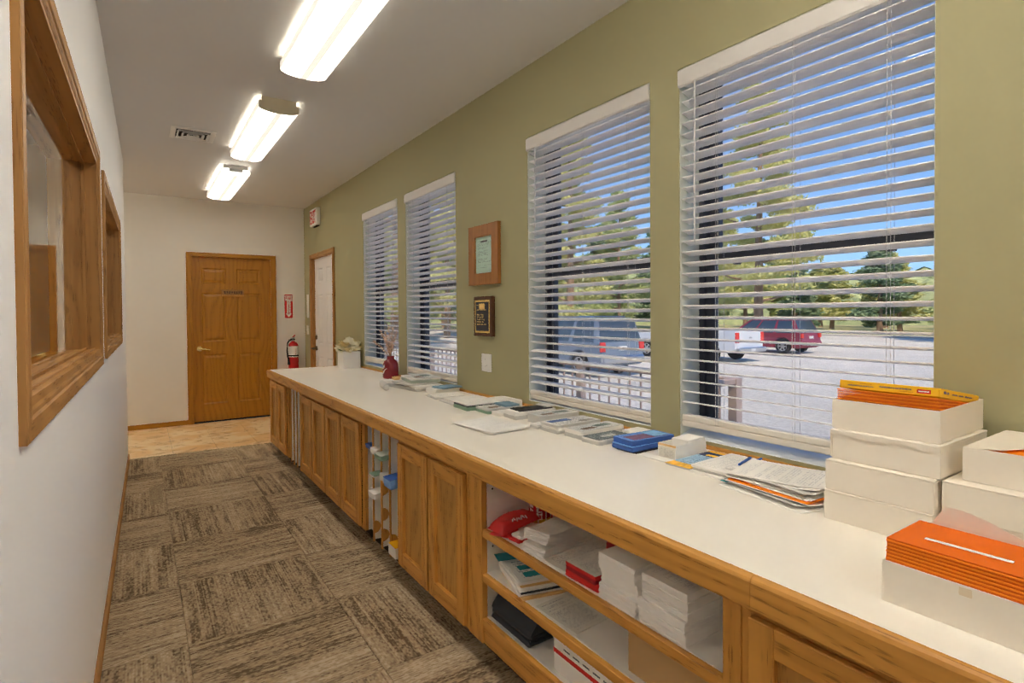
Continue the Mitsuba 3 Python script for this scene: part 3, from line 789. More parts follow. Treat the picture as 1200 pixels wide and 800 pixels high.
def bar_text(y_from, y_to, z, h, m, seed):
    r = random.Random(seed)
    yy, ms = y_from, []
    while yy < y_to - 0.003:
        w = r.uniform(0.0022, 0.0045)
        ms.append(box(-0.1386, yy, z + r.uniform(-0.0003, 0.0003), -0.1378, min(yy + w, y_to), z + h))
        yy += w + 0.0011
    part('printed_line', Q(cat(ms)), m, t, kind='stuff')
bar_text(0.030, 0.092, 0.0085, 0.0022, 'purple_ink', 1)
bar_text(0.034, 0.062, 0.0145, 0.0013, 'rust_ink', 2)
bar_text(-0.052, 0.016, 0.0105, 0.0030, 'purple_ink', 3)
bar_text(-0.056, -0.026, 0.0055, 0.0015, 'rust_ink', 4)
part('red_label', Q(box(-0.1386, -0.092, 0.0055, -0.1378, -0.064, 0.0150)), 'red', t)
part('red_label_text', Q(box(-0.1390, -0.089, 0.0088, -0.1384, -0.067, 0.0118)), 'white', t)
ms = [box(x0_, -0.1106, 0.010, x0_ + w_, -0.1098, 0.010 + h_) for x0_, w_, h_ in ((-0.115, 0.016, 0.006), (-0.092, 0.010, 0.005), (-0.06, 0.035, 0.003), (-0.015, 0.03, 0.003), (0.03, 0.05, 0.003))]
part('printed_line', Q(cat(ms)), 'purple_ink', t, kind='stuff')

# the shorter stack to the right, against the wall
Bp = [(1.668, 0.370, 0.0), (1.660, 0.372, 0.008), (1.698, 0.345, 0.0)]
LB = ['plain white carton at the bottom of the short stack by the wall', 'plain white carton in the middle of the short stack by the wall', 'white carton with a torn lid showing orange envelopes, on the short stack']
for k, (x, y, rz) in enumerate(Bp):
    z = CT + k * BH + 0.0004
    t, P = carton(LB[k], x, y, z, BW, 0.232, BH - 0.001, rz, lid='open' if k == 2 else 'closed')
    if k == 2:
        # torn lid: a sheet whose right part is ripped away
        hw_, hd_ = BW / 2, 0.116
        torn = sg.Polygon([(-hw_, hd_), (hw_, hd_), (hw_, -hd_), (hw_ - 0.05, -hd_), (hw_ - 0.062, -0.07), (hw_ - 0.075, -0.02), (0.06, 0.0), (0.02, 0.008), (-0.03, 0.022), (-0.07, 0.030), (-0.10, 0.045), (-0.120, 0.052), (-0.135, 0.072), (-hw_ + 0.004, 0.085), (-hw_, 0.11)])
        part('torn_lid', P(extrude(torn, 0.0016, 'xyz', BH - 0.003)), 'carton', t)
        envelopes('orange envelopes inside the torn carton on the short stack', x, y, z + 0.004, rz, 20, BW - 0.012, 0.220, 0.0033, group=None)
# the open carton in front
x, y, rz = 1.224, 0.342, 0.0
FW = 0.156
t, P = carton('open white carton holding orange envelopes, nearest the counter edge', x, y, CT + 0.0004, FW, 0.240, BH, rz, lid='open')
n = 26
ys = np.linspace(-0.12, 0.12, n)
back = sg.Polygon([(ys[0], BH - 0.002)] + [(yy, BH + 0.006 + 0.075 * max(0, min(1, (0.118 - yy) / 0.045)) * (0.74 + 0.26 * math.cos((yy - 0.06) * 20))) for yy in ys] + [(ys[-1], BH - 0.002)])
part('raised_flap', P(extrude(back, 0.0015, 'yzx', FW / 2 - 0.002)), 'carton', t)
part('tape_tab', P(box(-FW / 2 - 0.0006, -0.014, BH - 0.018, -FW / 2, 0.004, BH - 0.004)), 'manila_pale', t)
e = envelopes('thick bundle of orange envelopes in the open carton nearest the counter edge', x, y, CT + 0.004, rz, 35, FW - 0.008, 0.232, 0.0033, group=None)
part('white_strip', xf(box(-0.005, -0.062, 0, 0.005, 0.062, 0.0006), (x - 0.020, y + 0.010, CT + 0.004 + 35 * 0.0033), rz=0.03), 'white', e)
# ------------------------------------------------------------------ papers on the counter, from far to near
Z0 = CT + 0.0004
# flower box
t = thing('flower_arrangement', 'cream silk flowers in a square white pot at the far end of the counter', 'flowers')
fx, fy = 1.745, 5.515
o, i = rect(fx - 0.085, fy - 0.095, fx + 0.085, fy + 0.095), rect(fx - 0.077, fy - 0.087, fx + 0.077, fy + 0.087)
part('pot', cat([extrude(o.difference(i), 0.165, 'xyz', Z0), box(fx - 0.077, fy - 0.087, Z0, fx + 0.077, fy + 0.087, Z0 + 0.13)]), 'white_plastic', t)
r = random.Random(5)
def petal_flower(c, R, seed):
    rr, ms = random.Random(seed), []
    for ring, (n, tilt, s) in enumerate(((6, 0.25, 1.0), (5, 0.75, 0.8), (4, 1.2, 0.55))):
        for q in range(n):
            a = 2 * math.pi * (q + 0.4 * ring) / n + rr.uniform(-.15, .15)
            L, W = R * s, R * 0.42 * s
            v = np.array([(0, 0, 0), (L * 0.5, -W, 0.006), (L, 0, -0.004), (L * 0.5, W, 0.006), (L * 0.55, 0, 0.012)])
            m = trimesh.Trimesh(v, [[0, 1, 4], [1, 2, 4], [2, 3, 4], [3, 0, 4]], process=False)
            ms.append(xf(xf(m, ry=-tilt - rr.uniform(-.1, .2)), (0, 0, 0), rz=a))
    m = cat(ms)
    m = xf(m, c, rx=rr.uniform(-.7, .7), ry=rr.uniform(-.7, .5))
    return m
for q in range(26):
    a, rad = r.uniform(0, 6.28), 0.125 * r.uniform(0, 1) ** 0.6
    c = (fx + rad * math.cos(a) * 1.0, fy + rad * math.sin(a) * 1.1 + (0.03 if q % 3 == 0 else 0), Z0 + 0.185 + 0.07 * (1 - rad / 0.125) + r.uniform(-.02, .03))
    part('flower', petal_flower(c, r.uniform(0.05, 0.068), q), 'petal' if q % 3 else 'petal_yellow', t)
for q in range(7):
    a = q * 0.9
    c = np.array([fx + 0.08 * math.cos(a), fy + 0.085 * math.sin(a), Z0 + 0.17])
    d = np.array([math.cos(a) * 0.07, math.sin(a) * 0.07, 0.03])
    s = np.array([-math.sin(a), math.cos(a), 0]) * 0.018
    part('leaf', trimesh.Trimesh([c, c + d * 0.5 + s, c + d, c + d * 0.5 - s], [[0, 1, 2], [0, 2, 3]], process=False), 'leaf', t)

# red vase with twigs
t = thing('vase', 'dark red jug vase with bare budded twigs by the second window', 'vase')
vx, vy = 1.745, 4.405
part('body', lathe([(0, 0), (0.058, 0), (0.063, 0.006), (0.065, 0.07), (0.063, 0.115), (0.052, 0.142), (0.034, 0.155), (0.030, 0.163), (0.030, 0.178), (0.033, 0.182), (0.028, 0.184), (0.025, 0.165), (0, 0.15)], 32, (vx, vy, Z0)), 'vase_red', t, smooth=50)
r = random.Random(11)
for k in range(5):
    a0 = r.uniform(2.9, 3.7)
    ms = [xf(trimesh.creation.icosphere(subdivisions=1, radius=0.005), (vx + 0.065 * math.cos(a0 + s * .12), vy + 0.065 * math.sin(a0 + s * .12), Z0 + 0.05 + k * 0.014 + s * .005)) for s in (-1, 0, 1)]
    part('raised_decoration', cat(ms), 'white', t)
for k, (dx, dy, hh) in enumerate(((-0.10, 0.12, 0.13), (-0.06, 0.09, 0.22), (-0.03, 0.06, 0.20), (0.0, 0.03, 0.26), (0.01, -0.02, 0.24), (0.03, -0.07, 0.21), (0.0, -0.12, 0.18), (-0.05, 0.02, 0.17))):
    p0 = np.array([vx, vy, Z0 + 0.16])
    p1 = np.array([vx + dx, vy + dy, Z0 + 0.18 + hh])
    mid = (p0 + p1) / 2 + np.array([r.uniform(-.01, .01), r.uniform(-.02, .02), 0.02])
    pts = [p0, mid, p1]
    g = part('twig', tube(pts, [0.0034, 0.0026, 0.0016], 5), 'twig', t)
    buds = []
    for q in range(14):
        s = 0.25 + 0.75 * q / 13
        c = (p0 * (1 - s) ** 2 + 2 * mid * s * (1 - s) + p1 * s * s) + np.array([r.uniform(-.008, .008), r.uniform(-.008, .008), r.uniform(-.004, .004)])
        buds.append(xf(trimesh.creation.icosphere(subdivisions=0, radius=r.uniform(0.006, 0.0095)), c))
    part('buds', cat(buds), 'bud', g, kind='stuff')
one('note_card', box(1.60, 4.18, Z0, 1.70, 4.30, Z0 + 0.006, 0.001), 'white', 'small white card lying in front of the red vase', 'card')
one('orange_packet', box(1.695, 4.20, Z0 + 0.0062, 1.745, 4.255, Z0 + 0.030, 0.003), 'manila', 'small orange packet beside the foot of the red vase', 'packet')

stack('catalog_pile', 'thick uneven pile of grey and sage catalogs right of the red vase', 'magazines', [
    ('catalog', 'paper_gray', 0.215, 0.42, 0.020, -0.01, 0.02, 0.12, None), ('catalog', 'paper', 0.21, 0.36, 0.018, 0.02, -0.04, -0.08, None),
    ('catalog', 'paper_gray', 0.22, 0.30, 0.012, -0.02, -0.02, 0.02, None), ('catalog', 'paper_sage', 0.21, 0.28, 0.022, 0.03, -0.02, -0.15, 'print_gray'),
    ('catalog', 'paper', 0.20, 0.27, 0.012, 0.035, -0.01, -0.02, 'print_gray')], 1.665, 3.72, Z0)
one('rolled_paper', xf(tube([(0, -0.14, 0.022), (0, 0.12, 0.022)], [0.022, 0.022], 14), (1.470, 3.840, Z0), rz=-0.25), 'paper_gray', 'rolled grey paper in front of the catalog pile', 'paper roll', smooth=50)
stack('teal_folder', 'grey blue folder propped on white papers at the near end of the catalogs', 'folder', [('papers', 'paper', 0.19, 0.13, 0.030, 0, 0, 0.1, None), ('folder', 'steel_blue', 0.16, 0.13, 0.010, 0.03, -0.01, 0.15, None)], 1.725, 3.405, Z0)
stack('brochure_pile', 'low fan of white and grey brochures nearest the catalog pile', 'brochures', [('brochure', 'paper_gray', 0.20, 0.20, 0.008, 0, 0, -0.1, None), ('brochure', 'paper', 0.19, 0.17, 0.006, 0.01, -0.01, -0.18, 'print_text')], 1.640, 3.205, Z0)
stack('brochure_pile', 'white brochure pile with a pale blue cover, second from the catalog pile', 'brochures', [('brochure', 'paper_gray', 0.22, 0.20, 0.006, 0, 0.0, -0.05, None), ('brochure', 'paper', 0.23, 0.18, 0.010, 0.03, 0.0, -0.08, 'print_text')], 1.635, 2.970, Z0)
one('manila_card', xf(box(-0.05, -0.014, 0, 0.05, 0.014, 0.004), (1.56, 2.838, Z0), rz=0.1), 'manila', 'small tan card between the white brochures and the green edged ones', 'card')
stack('brochure_pile', 'brochure pile with green lower edges and a white top sheet', 'brochures', [('brochure', 'green_sage', 0.22, 0.17, 0.022, 0, 0, -0.05, None), ('brochure', 'navy_black', 0.22, 0.17, 0.006, 0.0, 0, -0.05, None), ('brochure', 'paper', 0.23, 0.17, 0.006, 0.01, 0, -0.06, 'print_text')], 1.605, 2.732, Z0)
stack('brochure_pile', 'brochure pile with a pale green side and an orange striped cover', 'brochures', [('brochure', 'green_sage', 0.21, 0.128, 0.016, -0.0, 0, -0.02, None), ('brochure', 'paper_gray', 0.21, 0.128, 0.010, 0.0, 0, -0.02, 'print_gray'), ('brochure', 'steel_blue', 0.09, 0.12, 0.010, 0.06, 0.0, -0.05, None)], 1.640, 2.568, Z0)
stack('brochure_pile', 'white leaflets by the wall behind the green edged brochures', 'brochures', [('leaflet', 'paper', 0.10, 0.20, 0.034, 0, 0, 0.0, 'print_text')], 1.790, 2.720, Z0)
stack('leaflet_bundle', 'small curled white leaflet bundle left of the black and white newspapers', 'leaflets', [('leaflet', 'paper', 0.17, 0.078, 0.018, 0, 0, -0.03, 'print_text')], 1.635, 2.452, Z0)
stack('newspaper_bundle', 'bundle of folded newspapers with a black top and white edges', 'newspapers', [('newspaper', 'paper_gray', 0.25, 0.115, 0.020, 0, 0, -0.06, None), ('newspaper', 'paper', 0.25, 0.115, 0.018, 0, 0, -0.05, None), ('newspaper', 'black', 0.20, 0.10, 0.006, 0.01, 0.0, -0.06, None), ('newspaper', 'paper_gray', 0.05, 0.10, 0.006, 0.10, 0, 0.0, None)], 1.690, 2.338, Z0)
# loose white forms
t = thing('loose_forms', 'loose white printed forms lying alone near the counter edge', 'papers')
bend = lambda X, Y: 0.0 + 0.010 * np.clip((np.abs(X + Y * 0.6) - 0.10) / 0.08, 0, 1) ** 2
for k, (dx, dy, rz, m) in enumerate(((0, 0, -0.06, 'paper'), (0.010, 0.006, -0.02, 'paper'), (0.002, -0.006, -0.10, 'paper'), (0.0, 0.0, -0.05, 'print_text'))):
    place_sheet('form', t, m, 0.218, 0.318, 0.0008, 1.374 + dx, 2.232 + dy, Z0 + k * 0.0035, rz + 0.15, lambda X, Y: 0.006 * np.clip((X - 0.05) / 0.06, 0, 1) ** 2, 6)
stack('brochure_pile', 'thick grey catalog bundle below the left end of the third window', 'brochures', [('catalog', 'paper_gray', 0.24, 0.105, 0.018, 0, 0, -0.05, None), ('catalog', 'paper_gray', 0.24, 0.105, 0.022, 0.0, 0.0, -0.05, 'print_gray')], 1.715, 2.17, Z0)
stack('leaflet_bundle', 'small white leaflets in front of the thick grey catalog bundle', 'leaflets', [('leaflet', 'paper_gray', 0.10, 0.058, 0.010, 0, 0, 0.03, None), ('leaflet', 'paper', 0.09, 0.055, 0.008, 0.0, 0.0, 0.05, None)], 1.575, 2.083, Z0)
stack('newspaper_bundle', 'stack of folded newspapers with a dark blue picture on top', 'newspapers', [('newspaper', 'paper_gray', 0.26, 0.125, 0.014, 0, 0, 0.0, None), ('newspaper', 'paper', 0.26, 0.12, 0.012, 0.005, 0.0, 0.02, None), ('newspaper', 'paper_gray', 0.26, 0.125, 0.012, 0.0, 0, 0.0, 'print_news')], 1.660, 1.972, Z0)
stack('brochure_pile', 'grey brochure stack with brown and green pictures on the cover', 'brochures', [('brochure', 'paper_gray', 0.26, 0.105, 0.018, 0, 0, 0.02, None), ('brochure', 'paper', 0.26, 0.105, 0.016, 0, 0, 0.02, 'print_gray')], 1.675, 1.825, Z0)
stack('brochure_pile', 'dark covered brochures left of the blue brochures', 'brochures', [('brochure', 'paper_gray', 0.19, 0.105, 0.014, 0, 0, 0.04, None), ('brochure', 'paper', 0.19, 0.10, 0.008, 0, 0, 0.03, 'print_dark')], 1.630, 1.70, Z0)
stack('leaflet_bundle', 'plain pale leaflets by the wall behind the dark covered brochures', 'leaflets', [('leaflet', 'paper', 0.10, 0.10, 0.030, 0, 0, 0.0, None)], 1.785, 1.665, Z0)
stack('brochure_pile', 'shiny blue brochures in a two tier stack', 'brochures', [('leaflet', 'black', 0.23, 0.10, 0.005, 0.01, -0.01, 0.02, None), ('brochure', 'blue', 0.215, 0.11, 0.018, -0.005, 0, 0.0, None), ('brochure', 'blue_light', 0.215, 0.11, 0.002, -0.005, 0, 0.0, None), ('brochure', 'blue', 0.225, 0.110, 0.020, 0.010, 0.002, -0.06, 'print_blue')], 1.665, 1.535, Z0)
# card box
t = thing('card_box', 'small open printed box holding white cards, right of the blue brochures', 'box')
cx, cy, crz = 1.700, 1.366, 0.04
W_, D_, H_ = 0.185, 0.080, 0.052
o, i = rect(-W_ / 2, -D_ / 2, W_ / 2, D_ / 2), rect(-W_ / 2 + .002, -D_ / 2 + .002, W_ / 2 - .002, D_ / 2 - .002)
me, uv = slab_uv(W_, D_, H_)
part('box', xf(cat([extrude(o.difference(i), H_, 'xyz', 0), box(-W_ / 2, -D_ / 2, 0, W_ / 2, D_ / 2, 0.002)]), (cx, cy, Z0), rz=crz), 'paper', t)
part('orange_rim', xf(cat([box(-W_ / 2 - .0006, -D_ / 2 - .0004, H_ - .007, -W_ / 2, D_ / 2, H_ + .0004), box(-W_ / 2, D_ / 2, H_ - .007, W_ / 2, D_ / 2 + 0.0006, H_ + .0004)]), (cx, cy, Z0), rz=crz), 'manila', t)
fr = slab_uv(H_ * 0.8, D_ * 0.92, 0.0006)
v = fr[0].copy(); vv = v.vertices.copy(); v.vertices = np.stack([-vv[:, 2], vv[:, 1], vv[:, 0]], 1)
part('printed_front', xf(xf(v, (-W_ / 2 - 0.0004, 0, H_ * 0.44)), (cx, cy, Z0), rz=crz), 'print_form', t, uv=fr[1])
s = thing('card_stack', 'white cards standing up inside the small open printed box', 'cards')
part('card', xf(ragged_block(0.105, 0.072, 0.058, 10, 0.0008, 4), (cx + 0.035, cy, Z0 + 0.003), rz=crz), 'paper', s)
one('envelope', xf(box(-0.022, -0.085, 0, 0.022, 0.085, 0.004, 0.001), (1.578, 1.372, Z0), rz=0.02), 'paper', 'cream envelope under the small printed card box', 'envelope')
t = thing('magazine', 'yellow and blue magazine between the card box and the letters', 'magazine')
part('pages', xf(ragged_block(0.272, 0.100, 0.006, 2, 0.001, 1), (1.680, 1.266, Z0), rz=0.03), 'paper_gray', t)
place_sheet('cover', t, 'print_yellow', 0.275, 0.102, 0.001, 1.680, 1.266, Z0 + 0.0062, 0.03)
# letters
t = thing('letter_pile', 'untidy pile of white letters and envelopes leaning to the tall box stack', 'letters')
flat = lambda X, Y: 0 * X
curl = lambda X, Y: 0.010 * np.clip((X * -1 - 0.02) / 0.1, 0, 1) ** 2
cur2 = lambda X, Y: 0.012 * np.clip((Y * -1 - 0.05) / 0.09, 0, 1) ** 2
z = Z0
specs = [('letter', 'paper', 0.235, 0.285, 1.592, 0.905, -0.13, flat), ('letter', 'paper_gray', 0.22, 0.275, 1.600, 0.915, -0.18, curl), ('letter', 'paper', 0.216, 0.28, 1.606, 0.905, -0.08, curl),
         ('letter', 'paper', 0.22, 0.27, 1.620, 0.915, -0.02, cur2), ('orange_envelope', 'orange', 0.20, 0.262, 1.604, 0.905, -0.10, flat), ('letter', 'print_text', 0.20, 0.262, 1.614, 0.908, -0.12, flat),
         ('letter', 'paper', 0.216, 0.27, 1.628, 0.92, 0.05, cur2), ('letter', 'paper_gray', 0.216, 0.28, 1.632, 0.92, -0.16, curl), ('letter', 'paper', 0.216, 0.27, 1.640, 0.925, 0.10, cur2), ('letter', 'print_text', 0.216, 0.279, 1.645, 0.928, 0.22, cur2)]
for k, (nm, m, w, d, x, y, rz, b) in enumerate(specs):
    place_sheet(nm, t, m, w, d, 0.0012 if nm == 'letter' else 0.004, x, y, z, rz, b, 8)
    z += 0.0042 if nm == 'letter' else 0.0055
tz = z
t = stack('letter_stack', 'neat stack of white printed letters next to the yellow magazine', 'letters', [('letter', 'paper', 0.235, 0.135, 0.008, 0, 0, 0.03, None), ('letter', 'paper_gray', 0.23, 0.132, 0.010, 0.01, 0.0, 0.05, None), ('letter', 'paper', 0.235, 0.135, 0.008, 0.005, 0, 0.03, 'print_text')], 1.655, 1.138, Z0)
one('pen', xf(tube([(-0.055, 0, 0), (0.055, 0, 0), (0.065, 0, 0)], [0.0042, 0.0042, 0.001], 8), (1.700, 1.105, Z0 + 0.0325), rz=0.25), 'blue', 'blue pen lying on the neat letter stack, left of the other pen', 'pen', smooth=40)
one('pen', xf(tube([(-0.04, 0, 0), (0.04, 0, 0)], [0.004, 0.004], 8), (1.735, 1.085, Z0 + 0.0325), rz=0.15), 'blue', 'short blue pen end beside the loose letters, right of the other pen', 'pen', smooth=40)
one('blue_tab', box(1.506, 1.040, Z0 + 0.0105, 1.535, 1.064, Z0 + 0.0125, 0.0005), 'teal', 'small teal tab sticking out between the letter piles', 'tab')

# ------------------------------------------------------------------ brochures in the near pigeonholes
def pig_item(label, m, y, z, w, d, h, x=1.05, rz=0.0, ry=0.0, cover=None, n=3):
    t = thing('pamphlet', label, 'pamphlet')
    d = min(d, 0.094)
    z += 0.002 + w / 2 * abs(ry)
    part('pages', xf(ragged_block(w, d, h, n, 0.0006, int(y * 100)), (x + w / 2, y, z), rz=rz, ry=ry), m, t)
    if cover:
        part('cover', xf(box(-w / 2 - 0.001, -d / 2 - 0.001, h, w / 2, d / 2, h + 0.002), (x + w / 2, y, z), rz=rz, ry=ry), cover, t)
pig_item('blue pamphlet in the leftmost bay of the near pigeonhole rack', 'blue', 3.005, 0.578, 0.20, 0.075, 0.022, 1.052, ry=-0.05)
pig_item('crumpled white pamphlet at the top of the second bay', 'white', 2.8735, 0.575, 0.22, 0.085, 0.030, 1.035, ry=-0.06)
pig_item('sage green pamphlets at the top of the third bay', 'green_sage', 2.7525, 0.575, 0.24, 0.092, 0.024, 1.015, ry=-0.08, cover='paper_sage')
pig_item('white pamphlet with a green top in the middle of the second bay', 'white', 2.8735, 0.458, 0.23, 0.09, 0.008, 1.025, ry=-0.05, cover='green_sage')
pig_item('grey white leaflets in the middle of the third bay', 'paper_gray', 2.7525, 0.458, 0.21, 0.085, 0.035, 1.04, ry=-0.05)
pig_item('bundle of blue leaflets in the rightmost bay', 'blue_light', 2.634, 0.458, 0.22, 0.10, 0.046, 1.02, ry=-0.10, cover='blue', n=6)
pig_item('crumpled white paper hanging out of the second bay, lower down', 'white', 2.8735, 0.341, 0.22, 0.09, 0.030, 1.022, ry=-0.10, n=5)
pig_item('yellow topped packet low in the rightmost bay', 'white', 2.634, 0.107, 0.20, 0.094, 0.055, 1.040, cover='yellow')

# ------------------------------------------------------------------ contents of the open shelves
e = 0.0008
# upper shelf
t = thing('red_pouch', 'red fabric pouch with white lettering at the left end of the upper shelf', 'pouch')
def pillow(w, d, h, bend, seed):
    me, uv = slab_uv(w, d, 0.0, None, 10)
    v = me.vertices.copy()
    N = 121
    X, Y = v[:, 0] / (w / 2), v[:, 1] / (d / 2)
    prof = h * (1 - X ** 4) ** 0.5 * (1 - Y ** 4) ** 0.5
    top = np.zeros(len(v), bool); top[:N] = True; top[2 * N:2 * N + 40] = True
    rr = np.random.default_rng(seed)
    wob = 0.10 * h * np.sin(X * 5 + Y * 3)
    v[:, 2] = np.where(top, prof + wob * (prof > 0), 0.0) + bend * X ** 2
    me.vertices = v
    return me
part('bag', xf(pillow(0.185, 0.095, 0.034, 0.0, 1), (1.150, 1.695, S1 + 0.024), rz=0.08, ry=-0.10), 'red', t, smooth=60)
part('flap', xf(pillow(0.085, 0.085, 0.012, -0.004, 2), (1.105, 1.690, S1 + 0.005), rz=0.5), 'red', t, smooth=60)
rr = random.Random(4)
part('white_marks', xf(cat([xf(box(-0.002, -rr.uniform(0.004, 0.010), 0, 0.002, rr.uniform(0.004, 0.010), 0.001), (q * 0.0105, rr.uniform(-.002, .002), 0), rz=rr.uniform(-.6, .6)) for q in range(7)]), (1.115, 1.655, S1 + 0.054), rz=0.08, rx=0.75), 'white', t, kind='stuff')
for k, (x, y, lab) in enumerate(((1.288, 1.720, 'red and white printed tape roll standing at the back left of the upper shelf'), (1.337, 1.643, 'red and white printed tape roll, partly behind the oak rail, right of the other roll'))):
    t = thing('tape_roll', lab, 'tape roll')
    n = 40
    th = np.linspace(0, 2 * math.pi, n + 1)
    R = 0.042
    v, uv, f = [], [], []
    for zz, vv in ((0, 0.0), (0.125, 1.0)):
        for q, a in enumerate(th):
            v.append((R * math.cos(a), R * math.sin(a), zz)); uv.append((q / n + k * 0.13, vv))
    for q in range(n):
        f += [[q, q + 1, n + 1 + q + 1], [q, n + 1 + q + 1, n + 1 + q]]
    part('printed_band', xf(trimesh.Trimesh(v, f, process=False), (x, y, S1 + e)), 'print_tape', t, uv=np.array(uv))
    part('core', lathe([(0.020, 0.001), (R - 0.0005, 0.001), (R - 0.0005, 0.124), (0.020, 0.124), (0.020, 0.001)], 32, (x, y, S1 + e)), 'kraft', t)
    th2 = math.pi + 0.35
    for q, txt in enumerate(('MAIL', 'FILL')):
        tm = xf(text_mesh(txt, 0.020, 0.0012, bold=True), (0, 0, 0))
        v = tm.vertices.copy()
        ang = (2.95 + 0.3 * k + 0.85 * q) + v[:, 1] / R
        rad = R + 0.0004 + v[:, 2]
        tm.vertices = np.stack([x + rad * np.cos(ang), y + rad * np.sin(ang), S1 + 0.012 + v[:, 0]], 1)
        part('lettering', tm, 'white', t)
stack('red_leaflets', 'small red leaflets under the white envelopes on the upper shelf', 'leaflets', [('leaflet', 'red', 0.12, 0.055, 0.010, 0, 0, 0.10, None), ('leaflet', 'paper', 0.11, 0.05, 0.012, 0.005, 0.0, 0.14, None)], 1.145, 1.610, S1 + e)
t = thing('envelope_stack', 'slumped stack of white window envelopes on the upper shelf', 'envelopes')
for k in range(7):
    place_sheet('envelope', t, 'paper' if k < 6 else 'print_text', 0.24, 0.105, 0.008, 1.203 + 0.002 * k, 1.500 + 0.002 * k, S1 + 0.0005 + k * 0.0092, 0.10 + 0.025 * k, (lambda X, Y: 0.012 * np.clip((-X - 0.06) / 0.06, 0, 1)) if k > 2 else None, 6)
t = thing('form_stack', 'flat white printed forms in the middle of the upper shelf', 'forms')
for k in range(3):
    place_sheet('form', t, 'paper' if k < 2 else 'print_form', 0.28, 0.112, 0.003, 1.218, 1.366 - 0.002 * k, S1 + 0.0005 + k * 0.0036, 0.02 + 0.01 * k)
stack('ticket_pads', 'red edged ticket pads with white printed tops on the upper shelf', 'pads', [('pad', 'red', 0.145, 0.140, 0.022, 0, 0, 0.04, None), ('pad', 'red_dark', 0.148, 0.130, 0.010, -0.002, 0.0, 0.0, None), ('pad', 'red', 0.145, 0.130, 0.012, 0.0, 0.004, 0.02, 'print_form')], 1.152, 1.240, S1 + e)
stack('ticket_pads', 'dark red pads at the back, behind the white topped ticket pads', 'pads', [('pad', 'red_dark', 0.115, 0.125, 0.030, 0, 0, 0.0, None), ('pad', 'black', 0.115, 0.12, 0.012, 0.003, 0, 0.03, None), ('pad', 'red', 0.115, 0.122, 0.010, 0.0, 0, 0.0, None), ('pad', 'red_dark', 0.115, 0.12, 0.016, 0, 0, 0.02, None), ('pad', 'red', 0.115, 0.12, 0.008, 0, 0, -0.02, None), ('pad', 'red_dark', 0.115, 0.12, 0.022, 0, 0, -0.02, None)], 1.296, 1.236, S1 + e)
stack('paper_ream', 'left stack of white paper reams on the upper shelf', 'paper', [('ream', 'paper', 0.28, 0.140, 0.040, 0, 0, 0.0, None), ('ream', 'paper', 0.275, 0.135, 0.042, 0.006, 0.003, 0.02, None), ('ream', 'paper', 0.28, 0.138, 0.044, 0.0, 0.0, -0.01, 'paper')], 1.216, 1.088, S1 + e)
stack('paper_ream', 'white paper bundle at the back, behind the left ream stack', 'paper', [('ream', 'paper', 0.135, 0.17, 0.150, 0, 0, 0.0, None), ('ream', 'paper', 0.135, 0.165, 0.035, 0.0, 0, 0.02, None)], 1.440, 1.100, S1 + e)
stack('paper_ream', 'front right stack of white printed paper reams on the upper shelf', 'paper', [('ream', 'paper', 0.34, 0.150, 0.030, 0.0, 0, 0.0, None), ('ream', 'paper', 0.345, 0.152, 0.030, 0.003, 0.002, -0.01, None), ('ream', 'paper', 0.34, 0.145, 0.045, 0.008, 0.0, 0.01, None), ('ream', 'paper', 0.335, 0.145, 0.020, 0.008, 0.0, 0.0, 'print_text')], 1.245, 0.930, S1 + e)
# middle shelf
t = thing('magazine_pile', 'pile of magazines and tan envelopes with teal prints on the middle shelf', 'magazines')
zz = S2 + e
for k, (m, w, d, h, dx, dy, rz) in enumerate((('manila', 0.27, 0.22, 0.008, 0, 0, -0.25), ('paper', 0.28, 0.21, 0.010, 0, 0.005, -0.28), ('navy_black', 0.27, 0.21, 0.004, 0, 0, -0.26), ('paper', 0.28, 0.215, 0.012, 0.0, 0.01, -0.24),
                                             ('manila', 0.27, 0.21, 0.008, 0.005, 0.012, -0.25), ('paper', 0.28, 0.21, 0.010, -0.002, 0.015, -0.24), ('manila', 0.28, 0.20, 0.006, 0.03, 0.02, -0.38))):
    part('magazine', xf(ragged_block(w, d, h, 2, 0.001, k), (1.222 + dx, 1.595 + dy, zz), rz=rz), m, t)
    zz += h + 0.0004
place_sheet('top_magazine', t, 'print_teal', 0.28, 0.21, 0.003, 1.222, 1.598, zz, -0.22, lambda X, Y: 0.012 * np.clip((Y - 0.02) / 0.08, 0, 1) ** 2, 6)
part('teal_corner', xf(box(-0.035, -0.03, 0, 0.035, 0.03, 0.002), (1.112, 1.700, zz + 0.014), rz=-0.3), 'teal', t)
t = thing('form_stack', 'printed forms lying flat on the middle shelf, right of the magazines', 'forms')
for k in range(2):
    place_sheet('form', t, 'print_form', 0.16, 0.20, 0.0012, 1.165 + 0.13 * k, 1.375 + 0.02 * k, S2 + 0.0005 + 0.0015 * k, 0.05)
place_sheet('form', t, 'print_form', 0.15, 0.19, 0.0012, 1.33, 1.20, S2 + 0.004, 0.03)
t = thing('long_box', 'low cream box with blue print lying on the middle shelf', 'box')
part('box', box(1.235, 0.755, S2 + e, 1.50, 1.108, S2 + 0.10, 0.002), 'carton', t)
part('printed_line', cat([box(1.2342, 0.85 + q * 0.05, S2 + 0.070, 1.235, 0.89 + q * 0.05, S2 + 0.078) for q in range(4)]), 'navy_black', t, kind='stuff')
t = thing('kraft_envelopes', 'brown kraft envelope full of white papers at the right end of the middle shelf', 'envelope')
part('envelope', box(1.092, 0.760, S2 + e, 1.225, 1.062, S2 + 0.125, 0.003), 'kraft', t)
part('papers', xf(ragged_block(0.126, 0.29, 0.016, 4, 0.002, 3), (1.158, 0.908, S2 + 0.1255), rz=0.02), 'paper', t)
